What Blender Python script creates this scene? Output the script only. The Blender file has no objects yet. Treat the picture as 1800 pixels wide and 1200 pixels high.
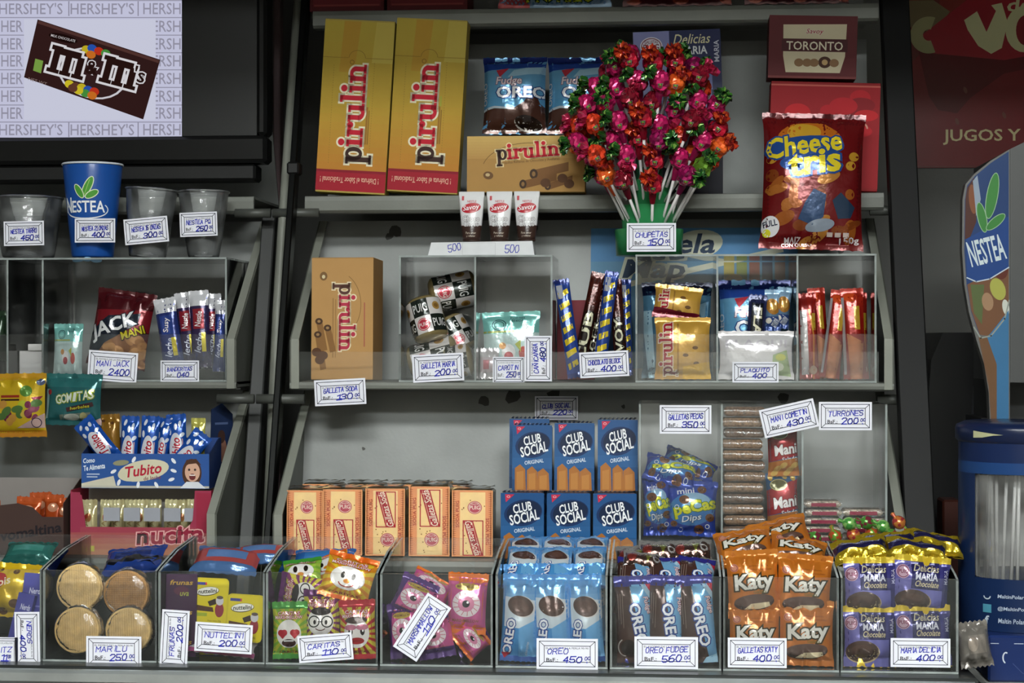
import bpy, math, random
from mathutils import Vector, Matrix
from mathutils.geometry import tessellate_polygon

# ---------------------------------------------------------------- camera, world, lights, exposure
SC = bpy.context.scene
COL = SC.collection
F, D, ZC, TH = 3200.0, 2.4, 1.45, math.radians(4.5)      # focal length in px of the 1800 wide photo, distance, eye height, yaw
CT, ST = math.cos(TH), math.sin(TH)
cam = bpy.data.cameras.new('camera'); cam.sensor_width = 36; cam.lens = 36*F/1800; cam.clip_start = .05
cob = bpy.data.objects.new('camera', cam); COL.objects.link(cob)
cob.location = (0, -D, ZC); cob.rotation_euler = (math.pi/2, 0, TH)
SC.camera = cob
W = bpy.data.worlds.new('world'); SC.world = W; W.use_nodes = True
W.node_tree.nodes['Background'].inputs[0].default_value = (.8, .85, .9, 1)
W.node_tree.nodes['Background'].inputs[1].default_value = .05
SC.view_settings.view_transform = 'Standard'; SC.view_settings.look = 'None'
SC.view_settings.gamma = 1; SC.view_settings.exposure = -0.2
SC.cycles.transparent_max_bounces = 48; SC.cycles.max_bounces = 10
LAMP_POWER = 66.0          # strength of the ceiling lamp diffusers (built with the ceiling below)

def at(px, py, Y):
    u = (px-900)/F; v = (600-py)/F
    dx, dy = -ST+u*CT, CT+u*ST
    t = (Y+D)/dy
    return Vector((t*dx, Y, ZC+t*v))
def X(px, Y): return at(px, 600, Y).x
def Z(py, Y, px=900): return at(px, py, Y).z
def K(Y): return (D+Y)/F

# ---------------------------------------------------------------- materials
def lin(c):
    c = c.lstrip('#'); o = []
    for i in (0, 2, 4):
        x = int(c[i:i+2], 16)/255
        o.append(x/12.92 if x <= .04045 else ((x+.055)/1.055)**2.4)
    return (o[0], o[1], o[2], 1.0)
MATS = {}
FIN = {  # roughness, metallic, coat, bump strength, bump scale, colour noise, noise scale
 'paper': (.6, 0, 0, .03, 400, .06, 40), 'card': (.62, 0, 0, .04, 150, .05, 25), 'gloss': (.28, 0, .12, .06, 60, .04, 30),
 'foil': (.19, .3, .1, .5, 48, .06, 40), 'shiny': (.16, .75, .2, .35, 90, .05, 40), 'plastic': (.38, 0, .1, .02, 200, .04, 12),
 'paint': (.48, .12, 0, .05, 220, .28, 7), 'steel': (.33, .85, 0, .05, 150, .2, 14), 'dark': (.5, .3, 0, .05, 120, .2, 12),
 'wall': (.75, 0, 0, .08, 180, .14, 3), 'cookie': (.85, 0, 0, .5, 330, .25, 90), 'nut': (.6, 0, .25, .9, 260, .75, 260),
 'screen': (.38, 0, .2, 0, 1, 0, 1)}
def mat(fin):
    if fin in MATS: return MATS[fin]
    m = bpy.data.materials.new(fin); MATS[fin] = m; m.use_nodes = True
    nt = m.node_tree; N = nt.nodes; L = nt.links
    out = N['Material Output']; b = N['Principled BSDF']
    ca = N.new('ShaderNodeAttribute'); ca.attribute_name = 'Col'
    tc = N.new('ShaderNodeTexCoord')
    if fin in ('acrylic', 'film', 'cup', 'edge'):
        tr = N.new('ShaderNodeBsdfTransparent'); gl = N.new('ShaderNodeBsdfGlossy'); df = N.new('ShaderNodeBsdfDiffuse')
        gl.inputs['Roughness'].default_value = {'acrylic': .03, 'film': .12, 'cup': .08, 'edge': .15}[fin]
        L.new(ca.outputs['Color'], df.inputs['Color'])
        fr = N.new('ShaderNodeFresnel'); fr.inputs['IOR'].default_value = {'acrylic': 1.5, 'film': 1.55, 'cup': 1.6, 'edge': 1.5}[fin]
        mx = N.new('ShaderNodeMixShader'); mx2 = N.new('ShaderNodeMixShader')
        nz = N.new('ShaderNodeTexNoise'); nz.inputs['Scale'].default_value = {'acrylic': 9, 'film': 70, 'cup': 30, 'edge': 40}[fin]; nz.inputs['Detail'].default_value = 5
        L.new(tc.outputs['Object'], nz.inputs['Vector'])
        mr = N.new('ShaderNodeMapRange'); L.new(nz.outputs['Fac'], mr.inputs['Value'])
        lo, hi = {'acrylic': (.0, .035), 'film': (.0, .05), 'cup': (.05, .26), 'edge': (.4, .62)}[fin]
        mr.inputs['From Min'].default_value = .35; mr.inputs['From Max'].default_value = .7
        mr.inputs['To Min'].default_value = lo; mr.inputs['To Max'].default_value = hi
        L.new(mr.outputs[0], mx.inputs['Fac']); L.new(tr.outputs[0], mx.inputs[1]); L.new(df.outputs[0], mx.inputs[2])
        L.new(fr.outputs[0], mx2.inputs['Fac']); L.new(mx.outputs[0], mx2.inputs[1]); L.new(gl.outputs[0], mx2.inputs[2])
        if fin in ('film', 'cup'):
            bp = N.new('ShaderNodeBump'); bp.inputs['Strength'].default_value = .45 if fin == 'film' else .15; bp.inputs['Distance'].default_value = .004
            L.new(nz.outputs['Fac'], bp.inputs['Height']); L.new(bp.outputs[0], gl.inputs['Normal']); L.new(bp.outputs[0], fr.inputs['Normal'])
        L.new(mx2.outputs[0], out.inputs['Surface'])
        return m
    if fin in ('emit', 'lamp'):
        em = N.new('ShaderNodeEmission'); em.inputs['Strength'].default_value = .8 if fin == 'emit' else LAMP_POWER
        L.new(ca.outputs['Color'], em.inputs['Color']); L.new(em.outputs[0], out.inputs['Surface'])
        return m
    ro, me, co, bs, bsc, cn, csc = FIN[fin]
    b.inputs['Roughness'].default_value = ro; b.inputs['Metallic'].default_value = me; b.inputs['Coat Weight'].default_value = co
    b.inputs['Coat Roughness'].default_value = .08
    if fin in ('card', 'paper', 'gloss'): b.inputs['Specular IOR Level'].default_value = .28
    nz = N.new('ShaderNodeTexNoise'); nz.inputs['Scale'].default_value = csc; nz.inputs['Detail'].default_value = 6
    L.new(tc.outputs['Object'], nz.inputs['Vector'])
    mr = N.new('ShaderNodeMapRange'); L.new(nz.outputs['Fac'], mr.inputs['Value'])
    mr.inputs['From Min'].default_value = .3; mr.inputs['From Max'].default_value = .7
    mr.inputs['To Min'].default_value = 1-cn; mr.inputs['To Max'].default_value = 1+cn*.35
    mu = N.new('ShaderNodeVectorMath'); mu.operation = 'SCALE'
    L.new(ca.outputs['Color'], mu.inputs[0]); L.new(mr.outputs[0], mu.inputs['Scale']); L.new(mu.outputs[0], b.inputs['Base Color'])
    if bs:
        n2 = N.new('ShaderNodeTexNoise'); n2.inputs['Scale'].default_value = bsc; n2.inputs['Detail'].default_value = 3
        L.new(tc.outputs['Object'], n2.inputs['Vector'])
        bp = N.new('ShaderNodeBump'); bp.inputs['Strength'].default_value = bs; bp.inputs['Distance'].default_value = .003
        L.new(n2.outputs['Fac'], bp.inputs['Height']); L.new(bp.outputs[0], b.inputs['Normal'])
    return m

# ---------------------------------------------------------------- mesh builder
class MB:
    def __init__(s): s.v = []; s.f = []; s.c = []; s.m = []; s.s = []
    def add(s, vs, fs, col, fin='card', smooth=False):
        o = len(s.v); s.v += [tuple(p) for p in vs]
        many = isinstance(col, list)
        for i, f in enumerate(fs):
            s.f.append([o+j for j in f]); s.c.append(col[i] if many else col); s.m.append(fin); s.s.append(smooth)
        return o
    def xf(s, M, o=0):
        for i in range(o, len(s.v)): s.v[i] = tuple(M @ Vector(s.v[i]))
    def box(s, a, b, col, fin='card', bev=0.0, front=None, smooth=False):
        (x0, y0, z0), (x1, y1, z1) = a, b
        if x0 > x1: x0, x1 = x1, x0
        if y0 > y1: y0, y1 = y1, y0
        if z0 > z1: z0, z1 = z1, z0
        r = min(bev, (x1-x0)*.45, (y1-y0)*.45, (z1-z0)*.45)
        if r <= 0:
            v = [(x, y, z) for z in (z0, z1) for y in (y0, y1) for x in (x0, x1)]
            f = [(0, 1, 5, 4), (3, 2, 6, 7), (2, 0, 4, 6), (1, 3, 7, 5), (4, 5, 7, 6), (2, 3, 1, 0)]
        else:
            v = []; ix = {}
            for i, sx in enumerate((0, 1)):
                for j, sy in enumerate((0, 1)):
                    for k, sz in enumerate((0, 1)):
                        for ax in range(3):
                            p = [(x0, x1)[sx], (y0, y1)[sy], (z0, z1)[sz]]
                            for q, sg in ((0, sx), (1, sy), (2, sz)):
                                if q != ax: p[q] += r*(1-2*sg)
                            ix[(sx, sy, sz, ax)] = len(v); v.append(tuple(p))
            f = []
            for ax in range(3):
                for sd in (0, 1):
                    o1, o2 = [q for q in range(3) if q != ax]
                    ring = []
                    for (p, q) in ((0, 0), (1, 0), (1, 1), (0, 1)):
                        k = [0, 0, 0]; k[ax] = sd; k[o1] = p; k[o2] = q; ring.append(ix[(k[0], k[1], k[2], ax)])
                    f.append(tuple(ring))
            for ax in range(3):            # edges along ax
                o1, o2 = [q for q in range(3) if q != ax]
                for p in (0, 1):
                    for q in (0, 1):
                        e = []
                        for t, which in ((0, o1), (1, o1), (1, o2), (0, o2)):
                            k = [0, 0, 0]; k[ax] = t; k[o1] = p; k[o2] = q; e.append(ix[(k[0], k[1], k[2], which)])
                        f.append(tuple(e))
            for sx in (0, 1):
                for sy in (0, 1):
                    for sz in (0, 1): f.append((ix[(sx, sy, sz, 0)], ix[(sx, sy, sz, 1)], ix[(sx, sy, sz, 2)]))
            c = Vector(((x0+x1)/2, (y0+y1)/2, (z0+z1)/2)); g = []
            for t in f:
                P = [Vector(v[i]) for i in t]; n = (P[1]-P[0]).cross(P[2]-P[0])
                g.append(t if n.dot(sum(P, Vector())/len(P)-c) > 0 else tuple(reversed(t)))
            f = g
        cols = col
        if front and r <= 0: cols = [front] + [col]*5
        return s.add(v, f, cols, fin, smooth)
    def prism(s, poly, y0, y1, col, fin='card', axis='y', side=None):
        """polygon in (x,z) extruded along y (axis 'y') or in (y,z) extruded along x (axis 'x')"""
        n = len(poly)
        P = (lambda p, t: (p[0], t, p[1])) if axis == 'y' else (lambda p, t: (t, p[0], p[1]))
        v = [P(p, y0) for p in poly]+[P(p, y1) for p in poly]
        ar = sum(poly[i][0]*poly[(i+1) % n][1]-poly[(i+1) % n][0]*poly[i][1] for i in range(n))
        if ar < 0 and axis == 'y' or ar > 0 and axis == 'x':
            idx = list(range(n-1, -1, -1))
        else: idx = list(range(n))
        f = [tuple(idx), tuple(n+i for i in reversed(idx))]
        for a in range(n):
            i, j = idx[a], idx[(a+1) % n]; f.append((j, i, n+i, n+j))
        return s.add(v, f, [col, col]+[side or col]*n, fin)
    def lathe(s, prof, n=32, col='#fff', fin='plastic', smooth=True, cols=None, a0=0, a1=2*math.pi):
        full = abs(a1-a0-2*math.pi) < 1e-6; m = n if full else n+1
        v = []; f = []; cc = []
        for i in range(m):
            a = a0+(a1-a0)*i/n
            for (r, z) in prof: v.append((r*math.sin(a), -r*math.cos(a), z))
        k = len(prof)
        for i in range(n):
            i2 = (i+1) % m
            for j in range(k-1):
                f.append((i*k+j, i2*k+j, i2*k+j+1, i*k+j+1)); cc.append(cols[j] if cols else col)
        return s.add(v, f, cc, fin, smooth)
    def tube(s, pts, r, n=8, col='#fff', fin='plastic', cap=True):
        pts = [Vector(p) for p in pts]; v = []; f = []
        for i, p in enumerate(pts):
            t = (pts[min(i+1, len(pts)-1)]-pts[max(i-1, 0)]).normalized()
            a = t.orthogonal().normalized() if i == 0 else (a-t*a.dot(t)).normalized()
            b = t.cross(a); rr = r[i] if isinstance(r, (list, tuple)) else r
            for k in range(n):
                q = 2*math.pi*k/n; v.append(p+(a*math.cos(q)+b*math.sin(q))*rr)
        for i in range(len(pts)-1):
            for k in range(n): f.append((i*n+k, i*n+(k+1) % n, (i+1)*n+(k+1) % n, (i+1)*n+k))
        if cap: f.append(tuple(range(n-1, -1, -1))); f.append(tuple((len(pts)-1)*n+k for k in range(n)))
        return s.add(v, f, col, fin, True)
    def build(s, name, parent=None, loc=None, rot=None):
        me = bpy.data.meshes.new(name); me.from_pydata(s.v, [], s.f)
        fins = []
        for q in s.m:
            if q not in fins: fins.append(q); me.materials.append(mat(q))
        me.polygons.foreach_set('material_index', [fins.index(q) for q in s.m])
        me.polygons.foreach_set('use_smooth', s.s)
        ca = me.color_attributes.new('Col', 'FLOAT_COLOR', 'CORNER'); buf = []; cache = {}
        for f, c in zip(s.f, s.c):
            if c not in cache: cache[c] = lin(c) if isinstance(c, str) else c
            buf += cache[c]*len(f)
        ca.data.foreach_set('color', buf); me.update()
        o = bpy.data.objects.new(name, me); COL.objects.link(o); o.parent = parent
        if loc is not None: o.location = loc
        if rot is not None: o.rotation_euler = rot
        return o

def tag(o, label, cat, group=None, kind=None):
    if kind: o['kind'] = kind
    if label: o['label'] = label
    if cat: o['category'] = cat
    if group: o['group'] = group
    return o
def empty(name, loc, label=None, cat=None, group=None, rot=None):
    o = bpy.data.objects.new(name, None); o.empty_display_size = .02; COL.objects.link(o); o.location = loc
    if rot: o.rotation_euler = rot
    return tag(o, label, cat, group)
KIDS = {}
def dup(o, loc, rot=None, label=None, group=None):
    c = o.copy(); COL.objects.link(c); c.location = loc
    if rot is not None: c.rotation_euler = rot
    if label: c['label'] = label
    if group: c['group'] = group
    for ch in list(o.children):
        d = ch.copy(); COL.objects.link(d); d.parent = c
        for g in list(ch.children):
            e = g.copy(); COL.objects.link(e); e.parent = d
    return c
ORD = 'first second third fourth fifth sixth seventh eighth ninth tenth eleventh twelfth thirteenth fourteenth fifteenth sixteenth seventeenth eighteenth'.split()

# ---------------------------------------------------------------- printed art: flat shapes laid on a surface
TX = {}
def text_tris(s, bold, res=2):
    k = (s, bold, res)
    if k not in TX:
        cu = bpy.data.curves.new('t', 'FONT'); cu.body = s; cu.offset = bold; cu.resolution_u = res
        o = bpy.data.objects.new('t', cu); m = o.to_mesh()
        vs = [(v.co.x, v.co.y) for v in m.vertices]; ts = [tuple(p.vertices) for p in m.polygons]
        o.to_mesh_clear(); bpy.data.objects.remove(o); bpy.data.curves.remove(cu)
        TX[k] = [[vs[i] for i in t] for t in ts]
    return TX[k]
O_ = '16 04 02 10 30 42 44 36 16'
GL = {'A': '00 26 40|12 32', 'B': '00 06 26 35 34 23 03|23 32 31 20 00', 'C': '45 36 16 04 02 10 30 41', 'D': '00 06 26 44 42 20 00',
 'E': '40 00 06 46|03 33', 'F': '00 06 46|03 33', 'G': '45 36 16 04 02 10 30 41 43 23', 'H': '00 06|40 46|03 43', 'I': '20 26', 'J': '46 41 30 10 01',
 'K': '00 06|46 03 40', 'L': '06 00 40', 'M': '00 06 23 46 40', 'N': '00 06 40 46', 'Ñ': '00 05 40 45|17 26 37', 'O': O_, 'P': '00 06 36 45 44 33 03', 'Q': O_+'|21 50',
 'R': '00 06 36 45 44 33 03|23 40', 'S': '45 36 16 05 04 13 33 42 41 30 10 01', 'T': '06 46|26 20', 'U': '06 01 10 30 41 46', 'V': '06 20 46',
 'W': '06 10 23 30 46', 'X': '00 46|06 40', 'Y': '06 23 46|23 20', 'Z': '06 46 00 40', '0': O_, '1': '05 26 20|00 40', '2': '05 16 36 45 44 00 40',
 '3': '05 16 36 45 44 33 13|33 42 41 30 10 01', '4': '30 36 02 42', '5': '46 06 03 33 42 41 30 10 01', '6': '46 26 04 01 10 30 41 42 33 13 02', '7': '06 46 10',
 '8': '13 04 05 16 36 45 44 33 13 02 01 10 30 41 42 33', '9': '42 34 16 05 04 13 33 45 44 30 10', '.': '10 11', '-': '13 33', ' ': '',
 'a': '34 14 03 01 10 30|34 30 40', 'e': '02 32 34 14 03 01 10 30', 'i': '20 24|25 26', 'l': '26 20 30', 'o': '14 03 01 10 30 41 43 34 14', 't': '26 20 30|04 44',
 'r': '04 00|02 14 34', 'n': '04 00|03 14 34 40', 'u': '04 01 10 30|34 30 40', 'c': '34 14 03 01 10 30', 's': '34 14 03 32 30 00', 'h': '06 00|03 34 30', 'k': '06 00|34 02 30', 'p': '04 0a|04 34 31 00', 'y': '04 20|44 1a'}
def H(c): return -2 if c == 'a' else int(c)
class Art:
    def __init__(s, w, h): s.w, s.h, s.L = w, h, []
    def tri(s, ts, col, fin=None): s.L.append((ts, col, fin)); return s
    def poly(s, pts, col, fin=None):
        if len(pts) == 3: return s.tri([list(pts)], col, fin)
        tt = tessellate_polygon([[Vector((p[0], p[1], 0)) for p in pts]])
        return s.tri([[pts[i] for i in t] for t in tt], col, fin)
    def rect(s, x0, y0, x1, y1, col, fin=None): return s.tri([[(x0, y0), (x1, y0), (x1, y1)], [(x0, y0), (x1, y1), (x0, y1)]], col, fin)
    def grad(s, x0, y0, x1, y1, c0, c1, n=8):
        a, b = lin(c0), lin(c1)
        for i in range(n):
            t = (i+.5)/n; c = tuple(a[j]+(b[j]-a[j])*t for j in range(4))
            ya, yb = y0+(y1-y0)*i/n, y0+(y1-y0)*(i+1)/n
            s.tri([[(x0, ya), (x1, ya), (x1, yb)], [(x0, ya), (x1, yb), (x0, yb)]], c)
        return s
    def ell(s, cx, cy, rx, ry=None, col='#fff', rot=0, n=24, fin=None):
        ry = rx if ry is None else ry; a = math.radians(rot); ca, sa = math.cos(a), math.sin(a)
        P = [(cx+rx*math.cos(t)*ca+ry*math.sin(t)*sa, cy-rx*math.cos(t)*sa+ry*math.sin(t)*ca) for t in [2*math.pi*i/n for i in range(n)]]
        return s.tri([[(cx, cy), P[i], P[(i+1) % n]] for i in range(n)], col, fin)
    def ring(s, cx, cy, rx, ry, wd, col, a0=0, a1=360, n=28):
        ts = []
        for i in range(n):
            t0, t1 = [math.radians(a0+(a1-a0)*(i+q)/n) for q in (0, 1)]
            q = [(cx+(rx-d)*math.cos(t), cy-(ry-d)*math.sin(t)) for t, d in ((t0, 0), (t1, 0), (t1, wd), (t0, wd))]
            ts += [[q[0], q[1], q[2]], [q[0], q[2], q[3]]]
        return s.tri(ts, col)
    def line(s, pts, wd, col, close=False):
        if close: pts = list(pts)+[pts[0]]
        ts = []
        for (a, b) in zip(pts[:-1], pts[1:]):
            dx, dy = b[0]-a[0], b[1]-a[1]; l = math.hypot(dx, dy) or 1e-9; dx, dy = dx/l*wd/2, dy/l*wd/2
            q = [(a[0]-dx-dy, a[1]-dy+dx), (b[0]+dx-dy, b[1]+dy+dx), (b[0]+dx+dy, b[1]+dy-dx), (a[0]-dx+dy, a[1]-dy-dx)]
            ts += [[q[0], q[1], q[2]], [q[0], q[2], q[3]]]
        return s.tri(ts, col)
    def frame(s, x0, y0, x1, y1, wd, col): return s.line([(x0, y0), (x1, y0), (x1, y1), (x0, y1)], wd, col, True)
    def text(s, t, cx, cy, w=None, h=None, col='#fff', bold=0.0, shear=0, rot=0, ol=None, ow=.04, res=2):
        bold *= .55; ow *= .75
        base = text_tris(t, bold, res)
        xs = [p[0]+p[1]*shear for q in base for p in q]; ys = [p[1] for q in base for p in q]
        x0, x1, y0, y1 = min(xs), max(xs), min(ys), max(ys)
        sx = w/(x1-x0) if w else None; sy = h/(y1-y0) if h else None
        sx = sx or sy; sy = sy or sx
        a = math.radians(rot); ca, sa = math.cos(a), math.sin(a); mx, my = (x0+x1)/2, (y0+y1)/2
        def T(p):
            u, v = (p[0]+p[1]*shear-mx)*sx, (p[1]-my)*sy
            return (cx+u*ca-v*sa, cy-(u*sa+v*ca))
        if ol: s.tri([[T(p) for p in q] for q in text_tris(t, bold+ow, res)], ol)
        return s.tri([[T(p) for p in q] for q in base], col)
    def hand(s, t, x, y, h, col, lw=1.4, w=None, rot=0, shear=.18, seed=0):
        R = random.Random(seed+len(t)*7); u = h/6; cu = 0; segs = []
        for ch in t:
            g = GL.get(ch) or GL.get(ch.upper(), '')
            jy = R.uniform(-.4, .4); sc = R.uniform(.9, 1.08)
            for pl in g.split('|'):
                if pl: segs.append([((cu+int(q[0])+R.uniform(-.25, .25)+(H(q[1]))*shear)*u, (H(q[1])*sc+jy)*u) for q in pl.split()])
            cu += 3.2 if ch in ' .I1' else 5.4
        tot = cu*u; f = w/tot if w else 1; a = math.radians(rot); ca, sa = math.cos(a), math.sin(a)
        for pl in segs:
            s.line([(x+px*f*ca-py*sa, y-(px*f*sa+py*ca)) for px, py in pl], lw, col)
        return s
    def put(s, mb, fn, fin='card', L=None, lift=.00006, smooth=None):
        """fn(x, y, off) -> point; x right, y down, in art px from the top left"""
        lev = []
        for i, (ts, col, f2) in enumerate(s.L):
            xs = [p[0] for t in ts for p in t]; ys = [p[1] for t in ts for p in t]; b = (min(xs), min(ys), max(xs), max(ys)); l = 0
            for (c, m) in lev:
                if c[0] < b[2] and b[0] < c[2] and c[1] < b[3] and b[1] < c[3]: l = max(l, m+1)
            lev.append((b, l))
            off = .0002*(1.5 if L else .5)+lift*l; ix = {}; vs = []; fs = []
            st = [t for t in ts]
            if L:
                done = []
                while st:
                    t = st.pop(); e = [(t[k][0]-t[(k+1) % 3][0])**2+(t[k][1]-t[(k+1) % 3][1])**2 for k in range(3)]
                    k = e.index(max(e))
                    if e[k] > L*L:
                        p, q, r = t[k], t[(k+1) % 3], t[(k+2) % 3]; m = ((p[0]+q[0])/2, (p[1]+q[1])/2)
                        st += [[p, m, r], [m, q, r]]
                    else: done.append(t)
                st = done
            for t in st:
                if (t[1][0]-t[0][0])*(t[2][1]-t[0][1])-(t[1][1]-t[0][1])*(t[2][0]-t[0][0]) > 0: t = [t[0], t[2], t[1]]
                q = []
                for p in t:
                    kk = (round(p[0], 2), round(p[1], 2))
                    if kk not in ix: ix[kk] = len(vs); vs.append(fn(p[0], p[1], off))
                    q.append(ix[kk])
                if len(set(q)) == 3: fs.append(q)
            mb.add(vs, fs, col, f2 or fin, bool(L) if smooth is None else smooth)
def flat(w, h, k, y=0.0, cz=0.0):
    """art px -> plane facing the viewer at local y, centred at local z = cz"""
    return lambda x, yy, off: ((x-w/2)*k, y-off, cz+(h/2-yy)*k)

# slab-serif lettering of the wafer cartons, built from shapes
def wafer_word(a, cx, cy, width, rot=0, first='#3b2119', rest='#c3142c', ol='#f3e3b4'):
    St, El, G = 'st', 'el', []
    def gl(ch, x):
        s = [(St, x, x+.3, 0, 1), (St, x-.13, x+.3, .83, 1), (St, x-.13, x+.43, 0, .17)]
        if ch == 'p': s = [(St, x, x+.3, -.6, 1), (St, x-.13, x+.3, .83, 1), (St, x-.13, x+.45, -.6, -.43), (El, x+.5, .5, .43, .53, .16, .33, 0, 360)]; w = 1.06
        elif ch == 'i': s.append((El, x+.13, 1.32, .21, .2, 0, 0, 0, 360)); w = .6
        elif ch == 'r': s += [(El, x+.62, .82, .19, .19, 0, 0, 0, 360), (St, x+.25, x+.62, .75, .98)]; w = .92
        elif ch == 'u': s = [(St, x, x+.3, .3, 1), (St, x-.13, x+.3, .83, 1), (St, x+.6, x+.9, 0, 1), (St, x+.47, x+.9, .83, 1), (St, x+.6, x+1.03, 0, .17), (El, x+.45, .34, .45, .37, .15, .15, 180, 360)]; w = 1.2
        elif ch == 'l': s = [(St, x, x+.3, 0, 1.55), (St, x-.13, x+.3, 1.38, 1.55), (St, x-.13, x+.43, 0, .17)]; w = .6
        else: s += [(St, x+.6, x+.9, 0, .66), (St, x+.47, x+1.03, 0, .17), (El, x+.45, .66, .45, .36, .15, .15, 0, 180)]; w = 1.2
        return s, w
    x = 0; shp = []
    for i, ch in enumerate('pirulin'):
        s, w = gl(ch, x); shp += [(i, q) for q in s]; x += w
    tot = x-.1; sc = width/tot; ca, sa = math.cos(math.radians(rot)), math.sin(math.radians(rot))
    def T(px, py):
        u, v = (px-tot/2)*sc, (py-.5)*sc
        return (cx+u*ca-v*sa, cy-(u*sa+v*ca))
    def draw(g, c0, c1):
        for i, q in shp:
            c = c0 if i == 0 else c1
            if q[0] == St:
                _, x0, x1, y0, y1 = q; P = [T(x0-g, y0-g), T(x1+g, y0-g), T(x1+g, y1+g), T(x0-g, y1+g)]
                G.append(([[P[0], P[1], P[2]], [P[0], P[2], P[3]]], c))
            else:
                _, ex, ey, rx, ry, ix, iy, a0, a1 = q; ts = []; n = 22; ir = (max(0, ix-g), max(0, iy-g))
                for k in range(n):
                    t0, t1 = [math.radians(a0+(a1-a0)*(k+d)/n) for d in (0, 1)]
                    Q = [T(ex+(rx+g)*math.cos(t0), ey+(ry+g)*math.sin(t0)), T(ex+(rx+g)*math.cos(t1), ey+(ry+g)*math.sin(t1)),
                         T(ex+ir[0]*math.cos(t1), ey+ir[1]*math.sin(t1)), T(ex+ir[0]*math.cos(t0), ey+ir[1]*math.sin(t0))]
                    ts += [[Q[0], Q[1], Q[2]], [Q[0], Q[2], Q[3]]]
                G.append((ts, c))
    draw(.11, ol, ol)
    n0 = len(G); draw(0, first, rest)
    by = {}
    for j, (ts, c) in enumerate(G): by.setdefault((j >= n0, c), []).extend(ts)
    for k in sorted(by): a.tri(by[k], k[1])

# ---------------------------------------------------------------- pillow packs
def pillow(w, h, t, seed=1, seal=.007, base='#888888', sealc=None, n=(14, 16), wr=.0012, fin='foil', art=None, k=None, side=False, back=None, zig=.0012, flatz=.35):
    """flow-wrap bag, centred on its origin, front towards -y. side=True: seals left and right instead of top and bottom."""
    R = random.Random(seed); nx, ny = n
    W_, H_ = (h, w) if side else (w, h)
    wr *= 1.35
    ph = [R.uniform(0, 6.28) for _ in range(8)]; fr = [R.uniform(5, 11) for _ in range(4)]
    hs = H_/2-seal
    def zed(u, v):
        y = v*H_/2; a = min(1, abs(y)/hs)
        pv = max(0, 1-a**2.8)**.6 if a < 1 else 0
        pu = max(0, 1-abs(u)**3.2)**.6
        e = (1-flatz)*0
        z = t/2*pv*pu
        c = math.exp(-((1-a)/.28)**2)*pu
        z += wr*c*(math.sin(fr[0]*u*1.3+ph[0])+.6*math.sin(fr[1]*u*2+ph[1]+2*v))*(1 if a < 1 else .25)
        z += wr*.45*pu*abs(math.sin(3.4*u*ph[4]/3+2.6*v+ph[5]))*(1-a*a)
        z += wr*.5*pu*math.sin(2.2*u+3.1*v+ph[2])*math.sin(3*v-2*u+ph[3])
        return z
    def wd(v):
        y = v*H_/2; a = min(1, abs(y)/hs); return 1-.06*(max(0, 1-a**2.8)**.6)
    vs_ = [-1]+[-hs/(H_/2)+2*hs/(H_/2)*j/ny for j in range(ny+1)]+[1]
    us_ = [-1+2*i/nx for i in range(nx+1)]
    G = [[zed(u, v) for u in us_] for v in vs_]
    mb = MB()
    def pt(u, v, y):
        a, b = u*W_/2*wd(v), v*H_/2
        return (b, y, -a) if side else (a, y, b)
    for sgn in (-1, 1):
        v = []; f = []; c = []
        for j, vv in enumerate(vs_):
            for i, u in enumerate(us_):
                z = G[j][i]; z = z if sgn < 0 else max(z*.8, .0)
                p = list(pt(u, vv, sgn*(z+.0003)))
                if j in (0, len(vs_)-1) and zig:
                    d = zig*(1 if i % 2 else -1); p[0 if side else 2] += d
                v.append(tuple(p))
        m = nx+1
        for j in range(len(vs_)-1):
            for i in range(nx):
                q = (j*m+i, j*m+i+1, (j+1)*m+i+1, (j+1)*m+i)
                if side: q = q
                f.append(q if sgn < 0 else tuple(reversed(q)))
                c.append((sealc or base) if j in (0, len(vs_)-2) else (base if sgn < 0 else (back or base)))
        mb.add(v, f, c, fin, True)
    if art:
        kk = k
        def fn(x, y, off):
            ax, az = (x-art.w/2)*kk, (art.h/2-y)*kk
            U, V = (-az, ax) if side else (ax, az)
            v = max(-1, min(1, V/(H_/2))); 
            u = max(-1, min(1, U/(W_/2*wd(v))))
            j = 0
            while j < len(vs_)-2 and vs_[j+1] < v: j += 1
            fv = (v-vs_[j])/(vs_[j+1]-vs_[j]); gi = (u+1)/2*nx; i = min(nx-1, int(gi)); fu = gi-i
            z = (G[j][i]*(1-fu)+G[j][i+1]*fu)*(1-fv)+(G[j+1][i]*(1-fu)+G[j+1][i+1]*fu)*fv
            p = pt(u, v, -(z+.0003+off)); return p
        art.put(mb, fn, fin, L=max(2.6, max(art.w, art.h)/26.0), lift=.0002)
    return mb

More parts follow.
